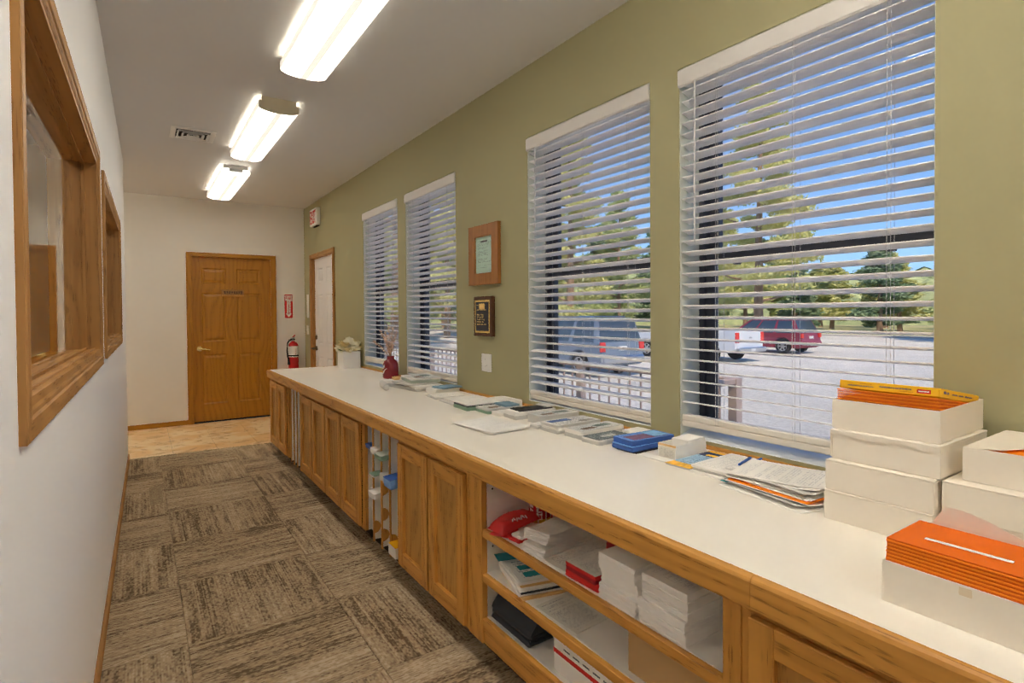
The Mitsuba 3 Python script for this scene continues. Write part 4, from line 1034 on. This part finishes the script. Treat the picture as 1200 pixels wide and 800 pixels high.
# lower shelf
t = thing('ring_binder', 'dark navy zip binders lying on the lowest shelf at the left', 'binder')
for k, (h, dx, rz) in enumerate(((0.020, 0, 0.0), (0.022, 0.004, 0.02))):
    part('binder', xf(box(-0.16, -0.122, 0, 0.16, 0.122, h, 0.008), (1.240 + dx, 1.634, S3 + 0.0008 + k * 0.0205), rz=rz), 'navy_black', t)
sec = sg.Polygon([(-0.160, 0.0), (0.158, 0.0), (0.158, 0.036), (-0.10, 0.044), (-0.132, 0.036), (-0.155, 0.010)])
part('cover', xf(extrude(sec, 0.246, 'xzy', -0.123), (1.246, 1.634, S3 + 0.0436), rz=0.02), 'navy_black', t)
part('label', xf(box(-0.05, -0.03, 0, 0.05, 0.03, 0.001), (1.235, 1.585, S3 + 0.0865), rz=0.02), 'paper_gray', t, label='pale label on the cover')
part('zip', tube([(1.086 + 0.006 * q, 1.520, S3 + 0.004 + q * 0.010) for q in range(6)], 0.0018, 5), 'steel', t)
t = thing('paper_carton', 'white box with a red stripe on the lowest shelf', 'box')
part('body', box(1.090, 1.045, S3 + e, 1.45, 1.385, S3 + 0.108, 0.002), 'white', t)
part('red_stripe', box(1.0893, 1.045, S3 + 0.060, 1.090, 1.385, S3 + 0.074), 'red', t)
part('printed_line', cat([box(1.0893, 1.08 + q * 0.045, S3 + 0.086, 1.090, 1.11 + q * 0.045, S3 + 0.091) for q in range(6)]), 'ink', t, kind='stuff')
part('lid_edge', box(1.0885, 1.043, S3 + 0.101, 1.452, 1.387, S3 + 0.109, 0.001), 'white', t)
t = thing('paper_carton', 'plain white box at the right end of the lowest shelf', 'box')
part('body', box(1.095, 0.76, S3 + e, 1.45, 1.035, S3 + 0.10, 0.002), 'carton', t)

# ------------------------------------------------------------------ things on the walls
def wall_box(y0, z0, y1, z1, depth, c=0.001, off=0.0):
    return box(XR - depth - off, y0, z0, XR - off, y1, z1, c)
t = thing('picture_frame', 'brown wooden frame around a mint green certificate on the olive wall', 'picture frame')
y0, y1, z0, z1, fw = 2.862, 3.222, 1.516, 1.900, 0.074
def mitred(y0, z0, y1, z1, fw, d):
    out = []
    o = [(y0, z0), (y1, z0), (y1, z1), (y0, z1)]
    i = [(y0 + fw, z0 + fw), (y1 - fw, z0 + fw), (y1 - fw, z1 - fw), (y0 + fw, z1 - fw)]
    for k in range(4):
        j = (k + 1) % 4
        out.append(extrude(sg.Polygon([o[k], o[j], i[j], i[k]]).buffer(-0.0002), -d, 'yzx', XR - 0.004))
    return out
for m in mitred(y0, z0, y1, z1, fw, 0.024):
    part('frame_side', m, 'frame_wood', t)
me, uv = slab_uv(z1 - z0 - 2 * fw + 0.01, y1 - y0 - 2 * fw + 0.01, 0.002)
def onto_wall(me, x, yc, zc):
    """local x runs down the print (its v is along y of the room)"""
    v = me.vertices.copy()
    m = trimesh.Trimesh(np.stack([x - v[:, 2], yc + v[:, 1], zc + v[:, 0]], 1), me.faces[:, ::-1], process=False)
    return m
def wall_print(parent, name, m, x, y0, y1, z0, z1):
    me, uv = slab_uv(z1 - z0, y1 - y0, 0.0015)
    u = np.stack([1 - uv[:, 1], uv[:, 0]], 1)      # u reads from far (left in view) to near
    return part(name, onto_wall(me, x, (y0 + y1) / 2, (z0 + z1) / 2), m, parent, uv=u)
wall_print(t, 'certificate', 'print_mint', XR - 0.012, y0 + fw - 0.004, y1 - fw + 0.004, z0 + fw - 0.004, z1 - fw + 0.004)
part('heading', cat([xf(text_mesh('.', 0.001, 0.0004), (0, 0, -5))]) if False else box(XR - 0.0142, 3.005, 1.790, XR - 0.0135, 3.085, 1.800), 'ink', t)
t = thing('award_plaque', 'dark walnut plaque with a black and gold plate below the certificate', 'plaque')
y0, y1, z0, z1 = 2.937, 3.156, 1.184, 1.440
part('board', wall_box(y0, z0, y1, z1, 0.030, 0.004), 'walnut', t)
part('gold_plate', wall_box(y0 + 0.020, z0 + 0.022, y1 - 0.020, z1 - 0.024, 0.001, 0.0, 0.030), 'gold', t)
wall_print(t, 'engraved_plate', 'print_plaque', XR - 0.0312, y0 + 0.030, y1 - 0.030, z0 + 0.034, z1 - 0.036)

def plate(label, yc, zc, w, h, kind):
    t = thing('outlet_cover' if kind == 'outlet' else 'switch_plate', label, 'outlet cover' if kind == 'outlet' else 'switch plate')
    part('plate', wall_box(yc - w / 2, zc - h / 2, yc + w / 2, zc + h / 2, 0.006, 0.002), 'white_plastic', t)
    if kind == 'outlet':
        for dz in (-0.022, 0.022):
            part('receptacle', wall_box(yc - 0.016, zc + dz - 0.014, yc + 0.016, zc + dz + 0.014, 0.0015, 0.0005, 0.006), 'white', t)
            part('slot', cat([wall_box(yc + s - 0.001, zc + dz - 0.004, yc + s + 0.001, zc + dz + 0.006, 0.0003, 0, 0.0075) for s in (-0.006, 0.006)]), 'dark', t)
    elif kind == 'switch':
        part('toggle', xf(box(-0.012, -0.005, -0.010, 0.0, 0.005, 0.010, 0.002), (XR - 0.005, yc, zc), ry=0.3), 'white', t)
plate('white double outlet cover on the olive wall below the plaque', 3.042, 1.012, 0.118, 0.115, 'outlet')
plate('white outlet cover on the olive wall behind the cream flowers', 5.764, 1.020, 0.075, 0.115, 'outlet')
plate('white light switch between the oak door corner and the white side door', 7.590, 1.122, 0.075, 0.115, 'switch')
t = thing('notice_card', 'tall narrow white card on the wall above the light switch by the white door', 'card')
part('card', wall_box(7.53, 1.285, 7.63, 1.592, 0.003, 0.001), 'white', t)

# exit sign
t = thing('exit_sign', 'white exit sign with red letters high on the olive wall above the white door', 'exit sign')
y0, y1, z0, z1 = 6.925, 7.225, 2.430, 2.640
part('housing', wall_box(y0, z0, y1, z1, 0.052, 0.006), 'white_plastic', t)
part('mount', wall_box(y0 + 0.05, z0 - 0.010, y1 - 0.05, z0 + 0.01, 0.03, 0.003), 'dark', t)
tm = text_mesh('EXIT', 0.150, 0.002, bold=True)
v = tm.vertices.copy()
w_ = v[:, 0].max() - v[:, 0].min()
sc = 0.255 / w_
part('lettering', trimesh.Trimesh(np.stack([XR - 0.0522 - v[:, 2], (y0 + y1) / 2 + 0.1275 - (v[:, 0] - v[:, 0].min()) * sc, (z0 + z1) / 2 - 0.075 + v[:, 1]], 1), tm.faces, process=False), 'red', t)

# far wall: extinguisher sign, extinguisher, name plaque on the door
t = thing('fire_sign', 'red and white fire extinguisher arrow sign on the far wall', 'sign')
def bx(x0, z0, x1, z1, d, off, c=0.0):
    return box(x0, YB - off - d, z0, x1, YB - off, z1, c)
sx0, sx1, sz0, sz1 = 1.602, 1.704, 1.282, 1.594
part('board', bx(sx0, sz0, sx1, sz1, 0.002, 0.0005), 'red', t)
part('heading_panel', bx(sx0 + 0.006, sz1 - 0.082, sx1 - 0.006, sz1 - 0.012, 0.0006, 0.0025), 'white', t)
xm = (sx0 + sx1) / 2
arrow = sg.Polygon([(xm - 0.024, sz1 - 0.082), (xm + 0.024, sz1 - 0.082), (xm + 0.024, sz0 + 0.062), (xm + 0.042, sz0 + 0.062), (xm, sz0 + 0.012), (xm - 0.042, sz0 + 0.062), (xm - 0.024, sz0 + 0.062)])
part('arrow', extrude(arrow, -0.0006, 'xzy', YB - 0.0025), 'white', t)
def text_on_back(txt, h, wmax, xc, zc, off, vertical=False, bold=True):
    tm = text_mesh(txt, h, 0.0005, bold=bold)
    v = tm.vertices.copy()
    v[:, 0] -= (v[:, 0].min() + v[:, 0].max()) / 2; v[:, 1] -= (v[:, 1].min() + v[:, 1].max()) / 2
    s = min(1.0, wmax / (v[:, 0].max() - v[:, 0].min()))
    v[:, 0] *= s
    if vertical:
        q = np.stack([xc - v[:, 1] * -1.0, YB - off - v[:, 2], zc - v[:, 0]], 1)
    else:
        q = np.stack([xc + v[:, 0], YB - off - v[:, 2], zc + v[:, 1]], 1)
    m = trimesh.Trimesh(q, tm.faces, process=False)
    return m
part('lettering', text_on_back('FIRE', 0.040, 0.075, xm, sz1 - 0.046, 0.0032), 'red', t)
part('lettering', text_on_back('EXTINGUISHER', 0.022, 0.17, xm, sz0 + 0.135, 0.0032, True), 'red', t)

t = thing('fire_extinguisher', 'red fire extinguisher with a white label hanging on the far wall', 'fire extinguisher')
ex, ey, ez = 1.690, YB - 0.075, 0.600
R = 0.062
part('cylinder', lathe([(0, 0), (R - 0.006, 0), (R, 0.008), (R, 0.315), (R - 0.004, 0.335), (R - 0.018, 0.355), (0.020, 0.368), (0.018, 0.378), (0, 0.378)], 28, (ex, ey, ez)), 'red', t, smooth=40)
part('label', lathe([(R + 0.0006, 0.165), (R + 0.001, 0.165), (R + 0.001, 0.312), (R + 0.0006, 0.312)], 28, (ex, ey, ez)), 'white', t, smooth=40)
part('label_print', cat([bx(ex - 0.005 + 0.0, ez + 0.20, ex + 0.020, ez + 0.27, 0.001, 0.075 + R + 0.0006 - 0.003)]), 'red', t)
part('strap', lathe([(R + 0.0015, 0.178), (R + 0.003, 0.178), (R + 0.003, 0.195), (R + 0.0015, 0.195)], 28, (ex, ey, ez)), 'black', t, smooth=40)
part('valve', cat([lathe([(0, 0.376), (0.017, 0.376), (0.017, 0.41), (0.012, 0.418), (0, 0.418)], 16, (ex, ey, ez)), box(ex - 0.012, ey - 0.05, ez + 0.415, ex + 0.012, ey + 0.02, ez + 0.424, 0.002)]), 'steel', t)
part('lever', xf(box(-0.011, -0.085, 0, 0.011, 0.02, 0.008, 0.002), (ex, ey, ez + 0.432), rx=-0.25), 'red', t)
part('carry_handle', xf(box(-0.011, -0.075, 0, 0.011, 0.02, 0.007, 0.002), (ex, ey, ez + 0.405), rx=0.15), 'black', t)
part('hose', tube([(ex - 0.015, ey - 0.01, ez + 0.40), (ex - 0.055, ey - 0.02, ez + 0.392), (ex - 0.080, ey - 0.03, ez + 0.35), (ex - 0.086, ey - 0.03, ez + 0.26), (ex - 0.078, ey - 0.03, ez + 0.17), (ex - 0.068, ey - 0.03, ez + 0.14)], 0.009, 10), 'black', t, smooth=40)
part('nozzle', tube([(ex - 0.070, ey - 0.03, ez + 0.16), (ex - 0.066, ey - 0.03, ez + 0.07)], [0.011, 0.015], 10), 'black', t, smooth=40)
part('wall_hook', bx(ex - 0.02, ez + 0.30, ex + 0.02, ez + 0.42, 0.014, 0.0), 'steel', t)

t = thing('door_plaque', 'small routed wooden name plaque hanging on the oak door', 'plaque')
py = YB + 0.035
part('board', box(0.862, py - 0.016, 1.562, 1.118, py - 0.001, 1.648, 0.004), 'trimwood_y', t)
part('lower_edge', box(0.866, py - 0.020, 1.562, 1.114, py - 0.016, 1.580, 0.002), 'oak_x', t)
rr = random.Random(8)
part('carved_marks', cat([box(0.892 + q * 0.027, py - 0.0168, 1.597 + rr.uniform(-.004, .004), 0.892 + q * 0.027 + 0.016, py - 0.016, 1.630) for q in range(8)]), 'walnut', t)
part('hanger', xf(trimesh.creation.icosphere(subdivisions=1, radius=0.007), (0.985, py - 0.006, 1.660)), 'brass', t)
# ------------------------------------------------------------------ outdoors
GZ = -0.757
def asphalt(p, n, uv):
    t = fbm(p.x * 0.6, p.y * 0.6, 0.0, 3)
    g = noise(p.x * 25, p.y * 25)
    return mix((0.43, 0.42, 0.38), (0.55, 0.53, 0.49), t) * (0.85 + 0.3 * g)
mat('asphalt', pl(mikit.proc(asphalt), 0.9, 0.2))
mat('concrete', pl(mikit.proc(lambda p, n, uv: mix((0.52, 0.47, 0.42), (0.64, 0.59, 0.53), fbm(p.x * 3, p.y * 3, 0, 3))), 0.9, 0.2))
mat('forest_floor', pl(mikit.proc(lambda p, n, uv: mix((0.40, 0.34, 0.20), (0.30, 0.34, 0.14), fbm(p.x * 0.4, p.y * 0.4, 0, 3))), 0.9, 0.1))
mat('hill', pl(mikit.proc(lambda p, n, uv: mix((0.20, 0.27, 0.13), (0.62, 0.64, 0.29), fbm(p.x * 0.9, p.y * 0.9, p.z * 0.9, 4))), 0.95, 0.1))
mat('rail_paint', pl((0.46, 0.36, 0.33), 0.5, 0.4))
mat('bark', pl(mikit.proc(lambda p, n, uv: mix((0.27, 0.17, 0.11), (0.46, 0.31, 0.21), noise(p.x * 9, p.y * 9, p.z * 2.5))), 0.9, 0.1))
def needles(name, a, b):
    mat(name, {'type': 'twosided', 'bsdf': {'type': 'diffuse', 'reflectance': mikit.proc(lambda p, n, uv: mix(a, b, noise(p.x * 1.7, p.y * 1.7, p.z * 1.7)))}})
needles('needle_warm', (0.56, 0.58, 0.21), (0.90, 0.87, 0.42))
needles('needle_mid', (0.42, 0.52, 0.22), (0.76, 0.80, 0.40))
needles('needle_dark', (0.18, 0.29, 0.17), (0.40, 0.50, 0.28))
mat('car_glass', pl((0.05, 0.07, 0.09), 0.08, 0.8, clearcoat=1.0, clearcoat_gloss=0.95))
mat('car_white', pl((0.80, 0.81, 0.82), 0.25, 0.5, clearcoat=1.0))
mat('car_maroon', pl((0.30, 0.035, 0.06), 0.25, 0.5, clearcoat=1.0))
mat('car_grey', pl((0.20, 0.245, 0.31), 0.25, 0.5, clearcoat=1.0))
mat('tyre', pl((0.025, 0.025, 0.027), 0.8, 0.2))
mat('chrome', pl((0.72, 0.73, 0.75), 0.2, 0.5, metallic=1.0))
mat('tail_red', pl((0.80, 0.05, 0.04), 0.2, 0.6))

struct('parking_lot', box(XR + 0.2, -40, GZ - 0.3, 47, 60, GZ), 'asphalt')
struct('curb', box(47, -40, GZ - 0.3, 48.2, 60, GZ + 0.10), 'concrete')
struct('forest_ground', cat([box(48.2, -60, GZ - 0.3, 160, 200, GZ + 0.06), box(XR + 0.2, 60, GZ - 0.3, 48.2, 200, GZ + 0.05)]), 'forest_floor')
def hill_mesh():
    """the wooded rise behind the lot, its canopy lumpy"""
    v, f = [], []
    N, M = 300, 26
    for i in range(N):
        a = -0.25 + 2.2 * i / (N - 1)          # from +y towards +x
        t = min(1, max(0, (1.02 - a) / 0.45))
        top = 8.5 + 8.0 * t * t * (3 - 2 * t)
        for j in range(M):
            r = 88 + 50 * j / (M - 1)
            x, y = r * math.sin(a), r * math.cos(a)
            u = j / (M - 1)
            lump = 3.2 * (float(meshkit.fbm(np.array([x * 0.30, y * 0.30, 0.0]), 2, 3)) - 0.5) + 2.0 * (float(meshkit.noise(np.array([x * 0.9, y * 0.9, 5.0]))) - 0.5)
            v.append((x, y, GZ if j == 0 else GZ + top * min(1, (u * 1.6)) ** 0.7 + lump))
    for i in range(N - 1):
        for j in range(M - 1):
            q = i * M + j
            f += [[q, q + M, q + M + 1], [q, q + M + 1, q + 1]]
    m = trimesh.Trimesh(v, f, process=False)
    if m.face_normals[:, 2].mean() < 0: m.invert()
    return m
struct('hill', hill_mesh(), 'hill', smooth=True)
# entry walk and railing outside the windows
struct('walkway', box(XR + 0.2, 0.6, GZ, 3.32, YB + 4.0, -0.10), 'concrete')
t = thing('railing', 'brown metal picket railing along the walkway outside the windows', 'railing')
rx, r0, r1 = 3.20, 2.15, 11.2
part('top_rail', box(rx - 0.025, r0, 0.86, rx + 0.025, r1, 0.90, 0.006), 'rail_paint', t)
part('bottom_rail', box(rx - 0.015, r0, 0.0, rx + 0.015, r1, 0.03), 'rail_paint', t)
y = r0
while y <= r1:
    part('post', box(rx - 0.03, y - 0.03, -0.10, rx + 0.03, y + 0.03, 0.90), 'rail_paint', t)
    y += 1.508
bal = mikit.ply(box(-0.006, -0.006, 0.03, 0.006, 0.006, 0.86), 'mat_rail_paint')
y = r0 + 0.116
while y < r1 - 0.05:
    share('picket', bal, t, T().translate([rx, y, 0]))
    y += 0.116
part('end_rail', box(rx, r0 - 0.025, 0.86, XR + 1.0, r0 + 0.025, 0.90, 0.006), 'rail_paint', t)

# cars: local x forward, y left, z up from the ground, origin at the rear bumper centre; all park facing +y of the room
def car(label, cat_, body_m, loc, L, Wd, body, green, wheels_x, pickup=False, rad=0.36, rot=math.pi / 2):
    t = thing('suv' if cat_ == 'suv' else 'pickup_truck' if cat_ == 'pickup truck' else 'car', label, cat_)
    Pm = lambda m: xf(m, loc, rz=rot)
    hw_ = Wd / 2
    prof = sg.Polygon(body)
    for wx in wheels_x:
        prof = prof.difference(sg.Point(wx, rad).buffer(rad * 1.18, 12))
    mid = extrude(prof, Wd - 0.16, 'xzy', -hw_ + 0.08)
    inner = prof.buffer(-0.04)
    side = cat([extrude(prof.buffer(-0.015), 0.06, 'xzy', hw_ - 0.10), extrude(prof.buffer(-0.015), 0.06, 'xzy', -hw_ + 0.04), extrude(inner, 0.04, 'xzy', hw_ - 0.05), extrude(inner, 0.04, 'xzy', -hw_ + 0.01)])
    part('body', Pm(cat([mid, side])), body_m, t)
    # greenhouse: bottom outline (x0, x1, z) to top outline (x2, x3, z2) with tumblehome
    x0, x1, zb_, x2, x3, zt_ = green
    b_, tp = hw_ - 0.05, hw_ - 0.20
    C8 = np.array([(x0, b_, zb_), (x1, b_, zb_), (x1, -b_, zb_), (x0, -b_, zb_), (x2, tp, zt_), (x3, tp, zt_), (x3, -tp, zt_), (x2, -tp, zt_)], float)
    roof = np.array([(x2 - 0.02, tp + .02, zt_ - 0.03), (x3 + 0.04, tp + .02, zt_ - 0.03), (x3 + 0.04, -tp - .02, zt_ - 0.03), (x2 - 0.02, -tp - .02, zt_ - 0.03),
                     (x2 + 0.1, tp - .1, zt_ + 0.05), (x3 - 0.1, tp - .1, zt_ + 0.05), (x3 - 0.1, -tp + .1, zt_ + 0.05), (x2 + 0.1, -tp + .1, zt_ + 0.05)], float)
    HF = np.array([[0, 2, 1], [0, 3, 2], [4, 5, 6], [4, 6, 7], [0, 1, 5], [0, 5, 4], [1, 2, 6], [1, 6, 5], [2, 3, 7], [2, 7, 6], [3, 0, 4], [3, 4, 7]])[:, ::-1]
    def hull8(v):
        m = trimesh.Trimesh(v, HF, process=False)
        if m.volume < 0: m.invert()
        return m
    part('windows', Pm(hull8(C8)), 'car_glass', t)
    part('roof', Pm(hull8(roof)), body_m, t)
    def pillar(sx, w0, w1, u):
        # u: fraction along length at bottom and top
        p = []
        for (ub, ut) in ((u[0], u[1]), (u[2], u[3])):
            p.append(((x0 + (x1 - x0) * ub), zb_, b_)); p.append(((x2 + (x3 - x2) * ut), zt_, tp))
        v = []
        for off in (0.012, -0.02):
            for (x, z, y) in p:
                v.append((x, sx * (y + off), z))
        v = np.array(v)
        h = ConvexHull(v, qhull_options='QJ')
        f = h.simplices.copy()
        c = v.mean(0)
        for i, q in enumerate(f):
            n_ = np.cross(v[q[1]] - v[q[0]], v[q[2]] - v[q[0]])
            if n_ @ (v[q].mean(0) - c) < 0: f[i] = q[::-1]
        return trimesh.Trimesh(v, f, process=False)
    for sx in (1, -1):
        for u in ((-0.0, 0.0, 0.07, 0.07), (0.34, 0.34, 0.385, 0.38), (0.66, 0.68, 0.70, 0.71), (0.955, 0.94, 1.0, 1.0)):
            part('pillar', Pm(pillar(sx, 0, 0, u)), body_m, t)
    for wx in wheels_x:
        for sx in (1, -1):
            w = part('wheel', Pm(xf(lathe([(0.10, -0.11), (rad - 0.03, -0.11), (rad, -0.08), (rad, 0.08), (rad - 0.03, 0.11), (rad * 0.64, 0.11), (rad * 0.62, 0.06), (0.10, 0.06)], 24), (wx, sx * (hw_ - 0.13), rad), rx=-sx * math.pi / 2)), 'tyre', t, smooth=40)
            rim = [lathe([(rad * 0.60, 0.062), (rad * 0.64, 0.112), (rad * 0.58, 0.112), (rad * 0.55, 0.075)], 24), lathe([(0, 0.10), (0.07, 0.10), (0.08, 0.06), (0, 0.06)], 12)]
            for q in range(6):
                rim.append(xf(box(0.04, -0.03, 0.068, rad * 0.6, 0.03, 0.095), rz=q * math.pi / 3))
            part('rim', Pm(xf(cat(rim), (wx, sx * (hw_ - 0.13), rad), rx=-sx * math.pi / 2)), 'chrome', w)
    return t, Pm
# maroon estate / SUV
t, P = car('maroon suv parked across the lot, seen through the largest blind', 'suv', 'car_maroon', (26.72, 13.85, GZ), 4.7, 1.84,
           [(0.05, 0.35), (0.0, 0.45), (0.0, 0.62), (0.08, 1.02), (3.55, 1.02), (4.5, 0.86), (4.68, 0.70), (4.68, 0.35), (4.5, 0.28), (0.2, 0.28)],
           (0.10, 3.60, 1.0, 0.42, 2.75, 1.62), (0.95, 3.75))
part('tail_lamp', P(cat([box(-0.01, s * 0.80 - 0.09, 0.78, 0.06, s * 0.80 + 0.09, 0.98) for s in (1, -1)])), 'tail_red', t)
part('licence_plate', P(box(-0.012, -0.16, 0.74, 0.06, 0.16, 0.86)), 'white', t)
part('bumper', P(box(-0.06, -0.86, 0.40, 0.08, 0.86, 0.60, 0.04)), 'car_maroon', t)
# white pickup
t, P = car('white pickup truck in front of the maroon suv, its tailgate towards the camera', 'pickup truck', 'car_white', (20.50, 13.10, GZ), 5.6, 1.94,
           [(0.0, 0.55), (0.0, 1.30), (3.9, 1.30), (3.9, 1.18), (5.2, 1.10), (5.55, 0.95), (5.55, 0.42), (0.25, 0.42)],
           (2.15, 4.2, 1.25, 2.30, 3.65, 1.86), (1.20, 4.65), True, 0.38)
part('tailgate', P(box(-0.02, -0.70, 0.66, 0.03, 0.70, 1.28, 0.015)), 'car_white', t)
part('tail_lamp', P(cat([box(-0.025, s * 0.85 - 0.10, 0.82, 0.05, s * 0.85 + 0.10, 1.22, 0.01) for s in (1, -1)])), 'tail_red', t)
part('bumper', P(box(-0.16, -0.92, 0.42, 0.03, 0.92, 0.62, 0.03)), 'chrome', t)
part('licence_plate', P(box(-0.168, -0.15, 0.46, -0.15, 0.15, 0.58)), 'white', t)
part('badge', P(box(-0.03, -0.10, 0.98, -0.018, 0.10, 1.04)), 'steel', t)
# grey vehicle nearer, seen through the third window
t, P = car('blue grey suv parked close by, seen through the blind right of the certificate', 'suv', 'car_grey', (12.75, 12.55, GZ), 5.2, 1.95,
           [(0.05, 0.42), (0.0, 0.52), (0.0, 0.72), (0.05, 1.14), (3.9, 1.14), (4.9, 1.02), (5.15, 0.86), (5.15, 0.45), (5.0, 0.36), (0.2, 0.36)],
           (0.08, 4.0, 1.12, 0.28, 3.2, 1.84), (1.05, 4.15), False, 0.39)
part('tail_lamp', P(cat([box(-0.015, s * 0.86 - 0.10, 0.84, 0.06, s * 0.86 + 0.10, 1.14, 0.01) for s in (1, -1)])), 'tail_red', t)
part('licence_plate', P(box(-0.02, -0.16, 0.86, 0.06, 0.16, 1.0)), 'white', t)
part('bumper', P(box(-0.09, -0.93, 0.46, 0.08, 0.93, 0.70, 0.05)), 'chrome', t)
part('roof_rail', P(cat([tube([(0.6, s * 0.7, 1.93), (2.9, s * 0.7, 1.93)], 0.02, 6) for s in (1, -1)])), 'chrome', t)

# trees
def pine_foliage(H_, R_, n, seed, base=0.25, leaf=0.32):
    g = np.random.default_rng(seed)
    nb = 46
    hb = base + (1 - base) * (np.arange(nb) + g.uniform(0, 1, nb)) / nb
    ab = g.uniform(0, 2 * np.pi, nb)
    lb = R_ * (1.02 - hb) ** 0.75 * g.uniform(0.65, 1.15, nb) + 0.15
    k = g.integers(0, nb, n)
    s = g.uniform(0.25, 1.0, n) ** 0.7
    rad = lb[k] * s
    c = np.stack([rad * np.cos(ab[k]), rad * np.sin(ab[k]), hb[k] * H_ + rad * 0.18], 1) + np.clip(g.normal(0, 1, (n, 3)), -1.6, 1.6) * np.array([0.36, 0.36, 0.22]) * (0.4 + 0.12 * H_ / 4)
    sz = leaf * g.uniform(0.7, 1.5, n)
    d1 = g.normal(0, 1, (n, 3)); d1 /= np.linalg.norm(d1, axis=1, keepdims=True)
    d2 = g.normal(0, 1, (n, 3)); d2 -= (d2 * d1).sum(1, keepdims=True) * d1; d2 /= np.linalg.norm(d2, axis=1, keepdims=True)
    v = np.stack([c - d1 * sz[:, None], c + d1 * sz[:, None] * 0.6 + d2 * sz[:, None] * 0.34, c + d1 * sz[:, None] * 0.5 - d2 * sz[:, None] * 0.34], 1).reshape(-1, 3)
    return trimesh.Trimesh(v, np.arange(3 * n).reshape(-1, 3), process=False)
def trunk_mesh(H_, r_, seed):
    g = np.random.default_rng(seed)
    z = np.linspace(0, H_ * 0.93, 8)
    p = np.stack([np.cumsum(g.normal(0, 0.04, 8)), np.cumsum(g.normal(0, 0.04, 8)), z], 1)
    p -= p[0] * [1, 1, 0]
    return tube(p, r_ * (1 - 0.85 * z / H_), 9)
KINDS, KIND_R = [], []
for k, (mt, base, Rr) in enumerate((('needle_warm', 0.14, 2.6), ('needle_mid', 0.10, 2.4), ('needle_dark', 0.08, 2.2), ('needle_warm', 0.30, 3.0))):
    KINDS.append((mikit.ply(pine_foliage(10, Rr, 12000, 20 + k, base, 0.23), 'mat_' + mt), mikit.ply(trunk_mesh(10, 0.22, 40 + k), 'mat_bark', 60)))
    KIND_R.append(float(np.abs(meshkit.WRITTEN[KINDS[-1][0]['filename']][0][:, :2]).max()))
def pine(x, y, h, kind, label, group=None, rot=0.0, wide=1.0):
    t = thing('pine_tree', label, 'tree', group)
    s = h / 10
    M = T().translate([x, y, GZ]).rotate([0, 0, 1], rot).scale([s * wide, s * wide, s])
    share('foliage', KINDS[kind][0], t, M)
    share('trunk', KINDS[kind][1], t, M)
# the tall open pine behind the cars, and named neighbours
def big_pine(x, y, h, label, seed, kindm, base, R_, n=26000, rt=0.34):
    t = thing('pine_tree', label, 'tree')
    part('foliage', xf(pine_foliage(h, R_, n, seed, base, 0.17), (x, y, GZ)), kindm, t)
    part('trunk', xf(trunk_mesh(h, rt, seed), (x, y, GZ)), 'bark', t, smooth=60)
    g = np.random.default_rng(seed)
    for q in range(9):
        z = h * (base + (0.85 - base) * q / 9)
        a = g.uniform(0, 6.28)
        L = R_ * 0.7 * (1 - z / h) ** 0.6 + 0.3
        part('branch', tube([(x, y, GZ + z), (x + L * 0.6 * math.cos(a), y + L * 0.6 * math.sin(a), GZ + z + 0.12 * L), (x + L * math.cos(a), y + L * math.sin(a), GZ + z + 0.3 * L)], [0.10, 0.06, 0.02], 5), 'bark', t)
big_pine(34.9, 21.6, 17.0, 'tall pine with a bare orange brown trunk behind the maroon suv', 101, 'needle_warm', 0.16, 4.6, 42000)
big_pine(40.6, 30.2, 18.0, 'broad pine left of the tall bare trunked one, behind the white pickup', 106, 'needle_warm', 0.10, 4.6, 34000, 0.26)
big_pine(42.5, 10.2, 10.5, 'dark rounded pine at the right edge of the largest window', 102, 'needle_dark', 0.05, 3.4, 26000, 0.2)
big_pine(27.1, 32.1, 17.0, 'tall yellow green pine seen through the blind right of the certificate', 103, 'needle_warm', 0.08, 3.7, 40000)
big_pine(31.3, 41.5, 18.0, 'tall pine seen through the blind right of the certificate, left of the other', 104, 'needle_warm', 0.08, 3.9, 40000)
big_pine(40.2, 40.0, 14.0, 'mid green pine behind the right half of the blind right of the certificate', 107, 'needle_mid', 0.08, 4.0, 30000, 0.22)
big_pine(13.0, 32.0, 18.0, 'tall pine seen through the blind left of the certificate', 105, 'needle_warm', 0.08, 4.3, 40000)
r = random.Random(21)
LBL = ['yellow green pine in the forest edge beyond the parking lot', 'mid green pine in the forest edge beyond the parking lot', 'dark green pine in the forest edge beyond the parking lot', 'open crowned pine in the forest edge beyond the parking lot']
GRP = ['pines beyond the parking lot: ' + w for w in ('yellow green', 'mid green', 'dark green', 'open crowned')]
spots = [(x, y, R) for x, y, R in ((34.9, 21.6, 5.6), (40.6, 30.2, 5.6), (42.5, 10.2, 4.4), (27.1, 32.1, 4.7), (31.3, 41.5, 5.0), (40.2, 40.0, 4.8), (13, 32, 5.4))]
cand = []
for q in range(9000):
    a = r.uniform(0.12, 1.44)
    d = (48 + 30 * r.random()) if a > 0.80 else (38 + 42 * r.random())
    cand.append((d + 3 * r.random(), a, d))
cand.sort()
count = 0
for _, a, d in cand:
    x, y = d * math.sin(a), d * math.cos(a)
    k = r.choice((0, 0, 1, 1, 2, 3))
    h = (5.8 + 1.8 * r.random() + 0.06 * (d - 50)) if a > 0.97 else (7.5 + 4.0 * r.random() + 0.12 * (d - 48)) if a > 0.80 else (11 + 6 * r.random())
    wide = 1.6 if a > 0.97 else 1.15
    rad = KIND_R[k] * h / 10 * wide
    if (x < 49.6 + rad and y < 34 + rad) or any(abs(x - X_) < 0.90 * (rad + R_) and abs(y - Y_) < 0.90 * (rad + R_) for X_, Y_, R_ in spots):
        continue
    spots.append((x, y, rad))
    pine(x, y, h, k, LBL[k], GRP[k], 90 * r.randrange(4), wide)
    count += 1
    if count == 120:
        break
